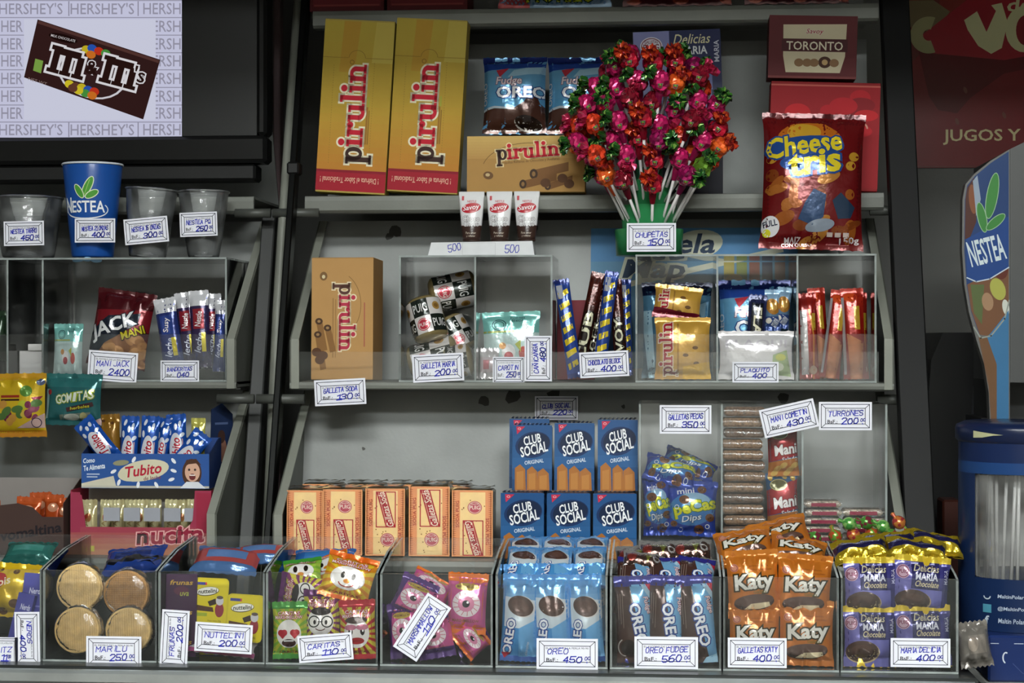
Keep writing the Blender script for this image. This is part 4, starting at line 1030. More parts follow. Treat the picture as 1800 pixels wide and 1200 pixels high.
# second compartment
pack('cookie_bag', 'fudge', 1330, 586, 126, 172, .47, 'blue foil cookie bag standing in the second compartment of the right case', 'cookie bag', tilt=6, design=d_fudge, var=0)
def d_flaq(a, w, h): a.rect(w*.1, h*.04, w*.9, h*.96, '#23284a'); a.rect(w*.18, h*.12, w*.82, h*.96, '#171a22'); a.text('FLAQ', w*.5, h*.5, h*.62, w*.52, '#ded8bc', .05, rot=-90)
pack('wafer_bar', 'flaq', 1329, 578, 32, 120, .425, 'dark blue upright bar with cream letters in front of the foil bag', 'wafer bar', rot=-4, tilt=4, design=d_flaq, base='#2a3158', t=.012, n=(8, 14))
def d_mini(a, w, h): a.rect(0, 0, w, h*.35, '#8fb0cc'); a.ell(w*.5, h*.42, w*.42, h*.2, '#a87430', 20); a.ell(w*.55, h*.42, w*.24, h*.1, '#c89a50', 20); a.rect(0, h*.66, w, h, '#2f4680'); a.text('mini', w*.6, h*.8, w*.5, h*.2, '#dfe4ea', .03, rot=60); a.ell(w*.24, h*.76, 5, 5, '#e4ded0')
pack('cookie_sachet', 'mini', 1358, 545, 27, 72, .435, 'small blue cookie sachet right of the dark upright bar', 'sachet', 'small blue cookie sachets', design=d_mini, base='#5b7896', t=.012, tilt=4, n=(8, 10))
pack('cookie_sachet', 'mini', 1386, 541, 25, 72, .437, 'small blue cookie sachet against the case divider', 'sachet', 'small blue cookie sachets', rot=-6, design=d_mini, t=.012, tilt=4)
def d_reflection(a, w, h): a.rect(0, 0, w, h, '#d9d6d8'); a.text('PLAQUI', w*.5, h*.28, w*.8, h*.2, '#c4bfc6', .03); a.poly([(w*.72, h*.5), (w*.9, h*.4), (w*.96, h*.95), (w*.7, h*.9)], '#a9bd8c'); a.ell(w*.82, h*.55, 9, 6, '#cfd06a'); a.ell(w*.8, h*.75, 8, 7, '#d9dcc8')
pack('reflection_pack', 'wht', 1324, 630, 130, 84, .395, 'white pack imitating an acrylic reflection, lying low in front of the foil bag in the right case', 'sachet', tilt=5, design=d_reflection, base='#d6d3d6', t=.02) if False else pack('reflection_pack', 'whitesachet', 1327, 629, 132, 84, .40, 'white pack imitating an acrylic reflection, standing low in front of the foil bag in the right case', 'sachet', tilt=5, design=d_reflection, base='#d6d3d6', t=.016)  # white pack stands in for a bright reflection in the acrylic
# third compartment: red bars
def d_red(a, w, h):
    a.poly([(w*.5, 0), (w, 0), (w, h), (w*.66, h)], '#8c1e16'); a.rect(w*.12, h*.2, w*.48, h*.95, '#b9b6b6')
    for q in range(6): a.rect(w*.17, h*.22+q*2.4, w*.42, h*.22+q*2.4+1, '#3c3a3a')
    a.line([(w*.6, h*.2), (w*.78, h*.5), (w*.7, h)], 2.5, '#b8742c'); a.rect(w*.72, h*.24, w*.9, h*.44, '#b8982e'); a.ell(w*.7, h*.9, w*.2, h*.05, '#c9a890')
def d_red2(a, w, h): a.grad(0, 0, w, h*.5, '#a02818', '#8a1812', 3); a.ell(w*.4, h*.1, w*.3, 8, '#c8481c'); a.rect(w*.55, h*.2, w*.78, h*.46, '#b08c2c'); a.poly([(w*.2, h*.5), (w*.9, h*.6), (w*.8, h), (w*.3, h)], '#a8653c'); a.rect(w*.03, h*.1, w*.14, h*.95, '#a8a6a8')
for i, (x, y, w, h, Y, rot, d) in enumerate(((1419, 595, 34, 150, .41, 2, 'a'), (1440, 592, 30, 158, .44, 4, 'b'), (1468, 595, 34, 154, .41, -8, 'b'), (1500, 590, 40, 158, .405, 2, 'b'), (1524, 595, 28, 150, .435, 1, 'a'))):
    pack('snack_bar', 'red'+d, x, y, w, h, Y, 'glossy red snack bar, %s from the left in the third compartment' % ORD[i], 'snack bar', 'red snack bars in the right case', rot=rot, tilt=5, design=d_red if d == 'a' else d_red2, base='#7e1712', t=.016, n=(8, 14))
card(598, 689, 92, 46, .346, 3, 'GALLETA SODA', '130', 'white price card marked 130 hanging on the middle tray lip at the left', seed=7)
card(770, 646, 91, 49, .3525, 3, 'GALLETA MARIA', '200', 'white price card marked 200 under the checked biscuit rolls', seed=8)
card(894, 650, 56, 46, .3605, 0, 'CAROTIN', '250', 'faded white price card marked 250 under the teal sachet', seed=9)
card(946, 630, 80, 48, .3525, 90, 'CAÑICANGA', '480', 'upright white price card marked 480 turned sideways by the teal sachet', seed=10)
card(1062, 640, 86, 45, .3525, 3, 'CHOCOLATO BLOCK', '400', 'white price card marked 400 in front of the chocolate bars', seed=11)
card(1328, 654, 80, 36, .3605, 0, 'PLAQUITO', '400', 'white price card marked 400 inside the guard of the right case', seed=12, sup='')

# ---------------------------------------------------------------- low tray of the middle rack
ZDs = ZD0+.0004
def d_sodapack(up):
    def d(a, w, h):
        a.rect(0, 0, w, h, '#e39c6a'); a.rect(w*.2, h*.03, w*.82, h*.98, '#f0d49a')
        R = random.Random(8)
        for q in range(16): a.ell(w*R.uniform(.24, .8), h*R.uniform(.05, .95), 1.2, 1.2, '#8a6030')
        for i in range(30): a.rect(w*.03, h*(.04+i*.032), w*.1, h*(.04+i*.032)+1.2, '#bb6a44'); a.rect(w*.9, h*(.04+i*.032), w*.97, h*(.04+i*.032)+1.2, '#bb6a44')
        y0 = .46 if up else .05; c = '#a81a2c'
        a.frame(w*.28, h*y0, w*.76, h*(y0+.52), 2, '#b02436'); a.poly([(w*.28, h*y0), (w*.52, h*y0), (w*.76, h*(y0+.52)), (w*.52, h*(y0+.52))], c)
        a.line([(w*.33, h*(y0+.01)), (w*.55, h*(y0+.5))], .9, '#e6b8a0'); a.line([(w*.49, h*(y0+.02)), (w*.71, h*(y0+.51))], .9, '#e6b8a0')
        a.text('Galletas Soda', w*.52, h*(y0+.26), h*.53, w*.17, '#efe2d0', .02, .25, rot=-74 if up else 106)
        cy = .26 if up else .76
        a.ell(w*.56, h*cy, 13, 13, '#b84a5c'); a.ring(w*.56, h*cy, 11.5, 11.5, 1, '#ecd8c8'); a.text('PUIG', w*.56, h*cy, 19, 8, '#f0e0d4', .03); a.text('GALLETAS', w*.56, h*cy-7, 14, 3, '#f0e0d4', .02)
        a.text('SODA PUIG', w*.87, h*.62, h*.4, 6, '#a83a30', .03, rot=-90); a.text('SODA PUIG', w*.14, h*.36, h*.4, 6, '#a83a30', .03, rot=90)
    return d
def cracker(cx, w, ytop, Y, up, label, rot=0):
    k = K(Y); key = ('soda', up); hpx = 132
    if key not in PROTO:
        e = empty('cracker_pack', (0, 0, 0)); a = Art(74, hpx); d_sodapack(up)(a, 74, hpx)
        m = MB(); m.box((-37*k, -.026, 0), (37*k, .026, hpx*k), '#e6c890', 'card', .003); a.put(m, flat(74, hpx, k, -.026, hpx*k/2), 'gloss'); m.build('cracker_stack', e)
        m = MB(); R = random.Random(3); mm = MB(); nx = 8; 
        n0 = m.box((-37.6*k, -.0275, .0005), (37.6*k, .0275, hpx*k+.002), '#e8e8e0', 'film', .004)
        v = []; f = []
        for j in range(5):
            for i in range(nx+1): v.append(((-37+74*i/nx)*k, -.024+.012*j, hpx*k+.003+R.uniform(0, .005)*(1 if 0 < j < 4 else .3)))
        for j in range(4):
            for i in range(nx): f.append((j*(nx+1)+i, j*(nx+1)+i+1, (j+1)*(nx+1)+i+1, (j+1)*(nx+1)+i))
        m.add(v, f, '#f2f2ea', 'film', False); m.build('clear_film', e); PROTO[key] = e; o = e
    else: o = dup(PROTO[key], (0, 0, 0))
    p = at(cx, 900, Y); o.location = (p.x, Y, ZDs+.0012); o.rotation_euler = (-.03, -math.radians(rot), 0); s = w/74; o.scale = (s, 1, (Z(ytop, Y)-ZDs)/(hpx*k))
    return tag(o, label, 'crackers', 'soda cracker packs on the low tray')
for cx, w, yt, up, l in ((541, 64, 864, 1, 'leftmost'), (607, 70, 862, 1, 'second from the left'), (681, 70, 860, 0, 'middle one'), (758, 72, 856, 0, 'second from the right'), (833, 72, 862, 1, 'rightmost')):
    cracker(cx, w, yt, .29, up, 'orange and cream soda cracker pack in the front row, %s' % l, rot=0)
for cx, l in ((570, 'left one'), (645, 'second'), (719, 'third'), (795, 'right one')):
    cracker(cx, 70, 850, .362, 1, 'soda cracker pack in the hidden back row, %s' % l)
def d_club(a, w, h):
    a.grad(0, 0, w, h*.5, '#1d4c80', '#24588a', 3); a.grad(0, h*.5, w, h, '#2a6096', '#183e6a', 3)
    a.ell(w*.52, h*.3, w*.45, h*.2, '#122f5c', 14); a.ell(w*.54, h*.29, w*.41, h*.17, '#0c2040', 14)
    a.text('CLUB', w*.5, h*.22, w*.44, h*.14, '#eef0f2', .04, .15, rot=14); a.text('SOCIAL', w*.54, h*.37, w*.7, h*.16, '#eef0f2', .04, .15, rot=14)
    a.poly([(w*.1, h*.02), (w*.32, h*.02), (w*.12, h*.14)], '#c02a48'); a.ring(w*.18, h*.055, 3, 2, .6, '#f0d8dc')
    a.text('ORIGINAL', w*.55, h*.56, w*.48, h*.06, '#cfdbe8', .03, .1, rot=8)
    for (x, y, s, t) in ((.2, .82, .26, -8), (.5, .85, .26, 6), (.78, .88, .28, 4)): a.poly([(w*(x-s/2), h*(y-.16)), (w*x, h*(y-.22)), (w*(x+s/2), h*(y-.14)), (w*(x+s/2+.02), h), (w*(x-s/2), h)], '#a86a30'); a.poly([(w*(x-s/3), h*(y-.1)), (w*(x+s/3), h*(y-.12)), (w*(x+s/3), h*.98), (w*(x-s/3), h*.98)], '#b87c3c')
def club(cx, ytop, w, hpx, Y, z, label, rot=0, tilt=.03):
    k = K(Y); key = 'club'
    if key not in PROTO:
        a = Art(76, 124); d_club(a, 76, 124); m = MB(); m.box((-38*k, -.013, 0), (38*k, .013, 124*k), '#1e4a86', 'gloss', .003); a.put(m, flat(76, 124, k, -.013, 62*k), 'gloss')
        n = 18
        for sz in (124*k, ): m.add([((-36+72*i/n)*k, -.006+.012*j, sz+.001+(.003 if (i+j) % 2 else 0)) for j in range(2) for i in range(n+1)], [(i, i+1, n+2+i, n+1+i) for i in range(n)], '#c9d2d4', 'film')
        o = m.build('cracker_packet'); PROTO[key] = (o, k)
    else: o = PROTO[key][0].copy(); COL.objects.link(o)
    p = at(cx, 900, Y); o.location = (p.x, Y, z); o.scale = (w*k/(76*PROTO[key][1]), 1, hpx*k/(124*PROTO[key][1])); o.rotation_euler = (-tilt, -math.radians(rot), 0)
    return tag(o, label, 'crackers', 'blue cracker packets')
zc2 = Z(866, .31)
for cx, l in ((919, 'left'), (1000, 'middle'), (1081, 'right')):
    club(cx, 0, 76, 115, .27, ZDs, 'blue cracker packet with an oval badge, %s one of the lower row' % l)
    club(cx, 0, 76, (zc2-ZDs)/K(.305)-1, .305, ZDs, 'blue cracker packet hidden behind the lower row, %s one' % l)
for cx, h, l in ((936, 114, 'left'), (1010, 118, 'middle'), (1086, 124, 'right')):
    club(cx, 0, 70, h, .31, zc2+.004, 'blue cracker packet with an oval badge, %s one of the upper row' % l, tilt=.08)
club(931, 0, 70, 122, .345, zc2+.004, 'blue cracker packet peeping out behind the upper left one', tilt=.08)
club(931, 0, 70, (zc2-ZDs)/K(.345), .345, ZDs, 'blue cracker packet under the peeping upper one at the back', tilt=.0)
# blue cookie bags in the low clear case
def d_pecas(a, w, h):
    a.rect(0, 0, w, h, '#23409c'); a.ell(w*.5, h*.52, w*.46, h*.3, '#3a76b4', 10); a.ell(w*.55, h*.36, w*.3, h*.14, '#8fb4d0')
    a.text('peCas', w*.56, h*.5, w*.84, h*.28, '#d0d22c', .06, 0, 14, ol='#5c7a20', ow=.06); a.text('mini', w*.36, h*.2, w*.34, h*.1, '#d8dcea', .03, 0, 8); a.text('Dips', w*.5, h*.7, w*.4, h*.14, '#d6e2ea', .03, .2, 12, ol='#24345c', ow=.06)
    for (x, y, r) in ((.34, .36, 9), (.68, .16, 8), (.86, .66, 8), (.66, .88, 9), (.16, .8, 6)): a.ell(w*x, h*y, r, r*.85, '#6a4228'); a.ell(w*x+1, h*y, 1.5, 1.5, '#3a2416'); a.ell(w*x-3, h*y+2, 1.3, 1.3, '#3a2416')
    for (x, y) in ((.2, .5), (.82, .82), (.3, .9)): a.ring(w*x, h*y, 4, 4, 1.2, '#dfe6f0')
P_ = 'mini cookie bags in the low clear case'
pack('cookie_bag', 'pecas', 1216, 893, 88, 96, .30, 'royal blue mini cookie bag facing forward at the lower right of the pile', 'cookie bag', P_, rot=-3, tilt=8, design=d_pecas, base='#22409a', t=.03, wr=.003)
pack('cookie_bag', 'pecas', 1151, 888, 50, 104, .30, 'royal blue mini cookie bag turned edge-on at the lower left of the pile', 'cookie bag', P_, rot=2, tilt=6, yaw=0, design=d_pecas, base='#1d3590', t=.035, var=1, wr=.004)
pack('cookie_bag', 'pecas', 1172, 828, 92, 56, .31, 'royal blue mini cookie bag lying on top of the pile at the left', 'cookie bag', P_, rot=-14, tilt=38, design=d_pecas, base='#22409a', t=.03, var=2, wr=.003)
pack('cookie_bag', 'pecas', 1217, 816, 96, 44, .335, 'royal blue mini cookie bag tilted on top of the pile at the right', 'cookie bag', P_, rot=-24, tilt=45, design=d_pecas, base='#22409a', t=.026, var=3, wr=.003)
# peanut bars stacked behind each other
Yb = .285; kb = K(Yb); zb_ = ZD0+T_+.0008; R = random.Random(21); NB = 14; hb = (Z(712, Yb)-zb_)/NB
proto = []
for v in range(3):
    e = empty('peanut_bar', (0, 0, 0)); m = MB(); w, d, h = 70*kb/2, .02, hb*.84
    nx, ny = 12, 5; vs = []; fs = []
    m.box((-w, -d, hb*.06), (w, d, hb*.06+h), ['#7c5a3e', '#8f6c4a', '#64462f'][v], 'nut', .003); m.build('nut_slab', e)
    m = MB(); n = 16; V = []; Fc = []
    for q, (yy, zz) in enumerate(((-d-.001, .0004), (-d-.002, h*.5), (-d-.001, h+hb*.09), (d+.001, h+hb*.09))):
        for i in range(n+1): V.append((-w*1.04+2.08*w*i/n, yy+R.uniform(-.0014, .0003), zz+R.uniform(-.0008, .0004)*(0 < q)))
    for q in range(3):
        for i in range(n): Fc.append((q*(n+1)+i, q*(n+1)+i+1, (q+1)*(n+1)+i+1, (q+1)*(n+1)+i))
    m.add(V, Fc, '#e9e4df', 'film', True); m.build('clear_film', e); proto.append(e)
for i in range(NB):
    v = i if i < 3 else R.randrange(3); z = zb_+(NB-1-i)*hb; p = at(1306, 900, Yb)
    loc = (p.x+R.uniform(-3, 3)*kb, Yb+R.uniform(-.002, .002), z+.0003)
    if i < 3: o = proto[i]; o.location = loc
    else: o = dup(proto[v], loc)
    o.rotation_euler = (0, 0, R.uniform(-.04, .04)); tag(o, 'flat nut bar in clear film, %s from the top of its stack' % ORD[i], 'nut bar', 'stacked nut bars')
def d_mani(a, w, h):
    a.rect(0, 0, w, h, '#25527c'); a.poly([(0, h*.3), (w, h*.1), (w, h*.62), (0, h*.74)], '#9c1c26'); a.ell(w*.4, h*.2, 15, 10, '#5c5a30', 10); a.ring(w*.4, h*.2, 15, 10, 1.4, '#b8b07a')
    a.text('Mani', w*.58, h*.5, w*.74, h*.2, '#eeeaea', .06, .1, 8, ol='#4a1018', ow=.05); a.text('Salado', w*.7, h*.68, w*.5, h*.09, '#e8dede', .03, .1, 8)
    a.poly([(0, h*.74), (w, h*.66), (w, h), (0, h)], '#b06a24')
    for (x, y) in ((.3, .86), (.5, .8), (.7, .88), (.6, .94), (.85, .8), (.2, .94)): a.ell(w*x, h*y, 7, 4.5, '#c9a24e', 30)
    for (x, y) in ((.15, .07), (.6, .05), (.85, .08)): a.ell(w*x, h*y, 4, 6, '#b8963e', 20)
pack('peanut_bag', 'mani', 1381, 882, 56, 100, .285, 'blue and red peanut bag at the bottom beside the nut bars', 'peanut bag', 'peanut bags in the low case', rot=2, tilt=5, design=d_mani, base='#2a5680', t=.022)
pack('peanut_bag', 'mani', 1379, 790, 54, 92, .288, 'blue and red peanut bag above the other one beside the nut bars', 'peanut bag', 'peanut bags in the low case', rot=2, tilt=5, design=d_mani, t=.022, var=1)
# nougat packs
def nougat(px, n, w, Y, side, x0):
    k = K(Y); h = 15*k
    for i in range(n):
        if 'nougat' not in PROTO:
            e = empty('nougat_pack', (0, 0, 0)); m = MB(); m.box((-32*k, -.022, .0006), (32*k, .022, h*.75), '#c9b9a6', 'nut', .003); m.build('nougat_slab', e)
            m = MB(); V = []; Fc = []; nn = 14
            for q, (yy, zz) in enumerate(((-.023, .0004), (-.025, h*.45), (-.022, h*.85), (.022, h*.85))):
                for j in range(nn+1): V.append((-34*k+68*k*j/nn, yy, zz+R.uniform(-.0008, .0008)*(q > 0)))
            for q in range(3):
                for j in range(nn): Fc.append((q*(nn+1)+j, q*(nn+1)+j+1, (q+1)*(nn+1)+j+1, (q+1)*(nn+1)+j))
            m.add(V, Fc, '#efe8e4', 'film', True)
            a = Art(60, 8); a.rect(8, 2, 52, 6, '#8c2c44'); a.put(m, lambda x, y, off: ((x-30)*k, -.0262-off, (8-y)*h*.1), 'gloss'); m.build('clear_film', e); PROTO['nougat'] = e; o = e
        else: o = dup(PROTO['nougat'], (0, 0, 0))
        p = at(px, 900, Y); o.location = (p.x+R.uniform(-3, 3)*k, Y, zb_+i*h*.98); o.rotation_euler = (0, 0, R.uniform(-.06, .06)); o.scale = (w/64, 1, 1)
        tag(o, 'pale nougat pack in clear film, %s from the bottom of the %s stack' % (ORD[i], side), 'nougat', 'nougat packs in the low case')
nougat(1446, 7, 62, .285, 'left', 0); nougat(1518, 6, 68, .290, 'right', 0)
# card with pale silhouette behind
card(978, 717, 76, 42, .452, 0, 'CLUB SOCIAL', '220', 'white price card marked 220 stuck on the panel above the blue packets', seed=13, tilt=5)
card(1205, 737, 90, 50, .2485, 0, 'GALLETAS PECAS', '350', 'white price card marked 350 above the royal blue cookie bags', seed=14)
card(1387, 735, 96, 50, .2485, 13, 'MANI COMETIN', '430', 'white price card marked 430 tilted over the nut bars', seed=15)
card(1486, 731, 91, 49, .2485, 0, 'TURRONES', '200', 'white price card marked 200 at the top right of the low case', seed=16)
# ---------------------------------------------------------------- contents of the clear bins on the counter
ZBI = ZB+T_+.0005
BINB = 1166       # photo row of the bin floor at the front
# bin of candy boxes and a yellow bag (cut by the left edge)
def d_yel(a, w, h):
    a.rect(0, 0, w, h, '#d0ae1c'); a.ell(w*.3, h*.4, 30, 16, '#b03030', 25)
    for (x, y, r) in ((.66, .16, 6), (.4, .14, 5), (.9, .5, 9), (.3, .7, 12), (.7, .75, 10), (.85, .85, 7), (.5, .9, 8)): a.ell(w*x, h*y, r, r*.8, '#5a3a1c')
    a.text('Nabis', w*.4, h*.4, 50, 14, '#eee2c0', .03, .2, 20)
pack('snack_bag', 'yel', 12, 1036, 118, 96, .055, 'yellow cookie bag with brown dots in the bin at the left edge', 'snack bag', rot=-4, tilt=12, design=d_yel, base='#c9a81c', t=.03, wr=.003)
def candy_box(cx, cy, w, h, Y, rot, label):
    k = K(Y); a = Art(w, h); a.rect(0, 0, w, h, '#4c4c9c'); a.rect(0, h*.4, w, h*.42, '#7a78c4'); a.text('Nerds', w*.6, h*.22, w*.6, 11, '#d0d0ea', .05, .1); a.ell(w*.72, h*.56, 10, 9, '#5ab4d4'); a.ell(w*.74, h*.57, 5, 5, '#b83a6a')
    m = carton(w, h, .012, k, '#43438c', a, fin='gloss'); o = m.build('candy_box'); p = at(cx, cy, Y); o.location = (p.x, Y, max(ZBI+.002, p.z-h*k/2)); o.rotation_euler = (-.12, -math.radians(rot), 0)
    fit(o); return tag(o, label, 'candy box', 'purple candy boxes')
candy_box(50, 1092, 40, 142, .035, -4, 'purple candy box leaning behind the sideways card in the left bin')
candy_box(24, 1112, 30, 110, .02, -12, 'narrow purple candy box at the left edge of the left bin')
# large cookies
def cookie(cx, cy, r, Y, col, label, waf=False):
    k = K(Y); key = ('cookie', waf); tt = .009
    if key not in PROTO:
        e = empty('large_cookie', (0, 0, 0)); R_ = r*k; m = MB()
        for q, (y0, y1, cc) in enumerate(((-tt, -tt*.3, col), (-tt*.3, tt*.3, '#e6d6b8'), (tt*.3, tt, col))):
            rr = R_*(1 if q != 1 else .95); m2 = [(0, y0), (rr*.93, y0), (rr*.985, y0+.0007), (rr, (y0+y1)/2), (rr*.985, y1-.0007), (0, y1)]
            o = m.lathe(m2, 48, cc, 'cookie' if q != 1 else 'paper')
            m.xf(Matrix.Rotation(math.pi/2, 4, 'X') if False else Matrix(((1, 0, 0, 0), (0, 0, 1, 0), (0, 1, 0, 0), (0, 0, 0, 1))), o)
        a = Art(100, 100); ln = '#80582c' if waf else '#a47e44'
        for i in range(-11, 12):
            c = math.sqrt(max(0, 46**2-(i*4)**2)); a.line([(50+i*4, 50-c), (50+i*4, 50+c)], .7, ln)
            if waf: a.line([(50-c, 50+i*4), (50+c, 50+i*4)], .7, ln)
        a.put(m, flat(100, 100, R_*2/100, -tt), 'cookie'); m.build('biscuit', e)
        m = MB(); n = 30; V = []; Fc = []; R2 = random.Random(6)
        for q, (rr, yy) in enumerate(((.2, -tt-.0012), (.8, -tt-.0015), (1.04, -tt*.6), (1.12, .002))):
            for i in range(n): t = 2*math.pi*i/n; V.append((R_*rr*math.cos(t)*(1+R2.uniform(-.02, .02)*(q > 1)), yy+R2.uniform(-.0015, .0006)*(q > 0), R_*rr*math.sin(t)*(1+R2.uniform(-.03, .03)*(q > 1))))
        for q in range(3):
            for i in range(n): Fc.append((q*n+i, q*n+(i+1) % n, (q+1)*n+(i+1) % n, (q+1)*n+i))
        m.add(V, Fc, '#f4f0ea', 'film', True); m.build('clear_film', e); PROTO[key] = e; o = e
    else: o = dup(PROTO[key], (0, 0, 0))
    o.location = at(cx, cy, Y); o.rotation_euler = (-.09, 0, 0)
    fit(o); return tag(o, label, 'cookie', 'large round cookies in the bin')
cookie(141, 1031, 41, .04, '#e2bf80', 'large pale round cookie at the upper left of the cookie bin')
cookie(224, 1042, 41, .042, '#bd8c50', 'large brown waffle-marked cookie at the upper right of the cookie bin', True)
cookie(138, 1122, 40, .026, '#c49a5c', 'large pale round cookie at the lower left of the cookie bin')
cookie(228, 1128, 38, .028, '#c49a5c', 'large round cookie behind the 250 card in the cookie bin')
m = MB(); R = random.Random(2); V = []; Fc = []
for j in range(7):
    for i in range(13): V.append((-.05+.1*i/12+R.uniform(-.002, .002), -.02+.04*j/6+R.uniform(-.002, .002), .012*math.exp(-((i-6)/4.5)**2)+R.uniform(0, .012)))
for j in range(6):
    for i in range(12): Fc.append((j*13+i, j*13+i+1, (j+1)*13+i+1, (j+1)*13+i))
m.add(V, Fc, '#f2eee8', 'film', False); o = m.build('plastic_wrap'); o.location = at(250, 1000, .10); tag(o, 'crumpled clear plastic wrap on top of the cookies', 'wrapper')
def d_plain(c1, c2):
    def d(a, w, h): a.rect(0, h*.25, w, h*.75, c1); a.rect(w*.2, h*.35, w*.8, h*.62, c2)
    return d
pack('snack_bag', 'tealtop', 52, 972, 92, 60, .15, 'teal glossy bag lying behind the yellow cookie bag', 'snack bag', tilt=55, design=d_plain('#2f6a62', '#3f8478'), base='#245a54', t=.02)
pack('snack_bag', 'bluetop', 236, 985, 110, 80, .165, 'dark blue bag lying behind the clear wrap of the cookies', 'snack bag', tilt=60, rot=6, design=d_plain('#24408c', '#1c2c66'), base='#24408c', t=.02)
# purple chews and small yellow tubs
def d_chew(a, w, h):
    a.rect(0, 0, w, h, '#3a1a3c')
    for i in range(3): a.text('frunas', w*.5, h*(.1+i*.36), w*.74, 9, '#c8a03a', .03, .2); a.ell(w*.5, h*(.2+i*.36), 14, 8, '#55203c'); a.text('uva', w*.6, h*(.24+i*.36), 16, 7, '#a8b048', .02, .2)
m = carton(56, 146, .02, K(.03), '#321634', (lambda a: (d_chew(a, 56, 146), a)[1])(Art(56, 146)), fin='gloss'); o = m.build('candy_pack'); p = at(306, 1166, .03); o.location = (p.x, .03, ZBI+.001); o.rotation_euler = (-.08, 0, 0); fit(o)
tag(o, 'dark purple chewy candy pack behind the sideways 200 card', 'candy pack')
def tub(cx, cy, w, h, Y, rot, label):
    k = K(Y)
    if 'tub' not in PROTO:
        e = empty('spread_tub', (0, 0, 0)); w2, h2 = w*k/2, h*k/2
        def rr(sx, sz, r, n=6):
            P = []
            for (cx_, cz_, a0) in ((sx-r, sz-r, 0), (-sx+r, sz-r, 90), (-sx+r, -sz+r, 180), (sx-r, -sz+r, 270)):
                for i in range(n): t = math.radians(a0+90*i/(n-1)); P.append((cx_+r*math.cos(t), cz_+r*math.sin(t)))
            return P
        m = MB(); m.prism(rr(w2*.85, h2*.87, .007), .0011, .012, '#d9c634', 'plastic'); m.build('tray_body', e)
        m = MB(); m.prism(rr(w2, h2, .006), -.0004, .001, '#c9b81c', 'gloss')
        a = Art(68, 84); a.poly([(x*k and (34+x/k), 42-z/k) for x, z in rr(w2*.93, h2*.94, .005)], '#d6c41e')
        a.rect(6, 8, 24, 13, '#3c3c8c'); a.rect(24, 8, 27, 13, '#c03a3a')
        a.ell(29, 24, 21, 8, '#4a3a14', 8); a.ell(29, 23.5, 20, 7, '#efeee4', 8); a.text('nuttelini', 29, 23.5, 34, 8, '#26241c', .04, .1, 6)
        a.poly([(6, 48), (40, 52), (42, 60), (6, 58)], '#4c2a1c'); a.poly([(30, 42), (44, 36), (46, 46), (34, 50)], '#33201a'); a.ell(52, 56, 8, 13, '#8c2c3a'); a.ell(52, 40, 7, 8, '#c8c6cc'); a.ell(52, 34, 6, 3, '#5a4c48'); a.rect(8, 62, 30, 68, '#9caa2c'); a.text('Peso neto 20g', 44, 76, 24, 4, '#4a4210')
        a.put(m, flat(68, 84, k, -.0004), 'gloss'); m.build('foil_lid', e); PROTO['tub'] = e; o = e
    else: o = dup(PROTO['tub'], (0, 0, 0))
    o.location = at(cx, cy, Y); o.rotation_euler = (-.1, -math.radians(rot), 0); fit(o); return tag(o, label, 'spread tub', 'small yellow spread tubs')
tub(369, 1057, 66, 84, .03, -2, 'small yellow spread tub standing higher on the left')
tub(430, 1086, 64, 82, .022, -3, 'small yellow spread tub lower on the right behind the 200 card')
tub(372, 1120, 66, 80, .048, 2, 'small yellow spread tub hidden low at the back of the tub bin')
def d_paper(a, w, h): a.rect(0, 0, w, h, '#d9d2d8'); a.rect(0, h*.75, w, h, '#c05a92'); a.ell(w*.7, h*.3, 24, 10, '#c9c05a'); a.poly([(0, 0), (w*.3, 0), (w*.14, h)], '#b8502c')
pack('candy_sachet', 'paper', 392, 1148, 120, 36, .025, 'white pink-edged sachet lying on the floor of the tub bin', 'sachet', rot=-6, tilt=40, design=d_paper, base='#c9c2c8', t=.008)
pack('snack_bag', 'redtop', 400, 985, 120, 80, .15, 'red and blue bag lying on top at the back of the tub bin', 'snack bag', tilt=62, rot=-4, design=d_plain('#a84a48', '#5a7cae'), base='#4a6c9c', t=.022)
pack('snack_bag', 'redtop', 468, 975, 100, 60, .175, 'red and pale bag lying at the back between the tubs and the face candies', 'snack bag', tilt=64, rot=4, design=d_plain('#a84a48', '#5a7cae'), t=.022)
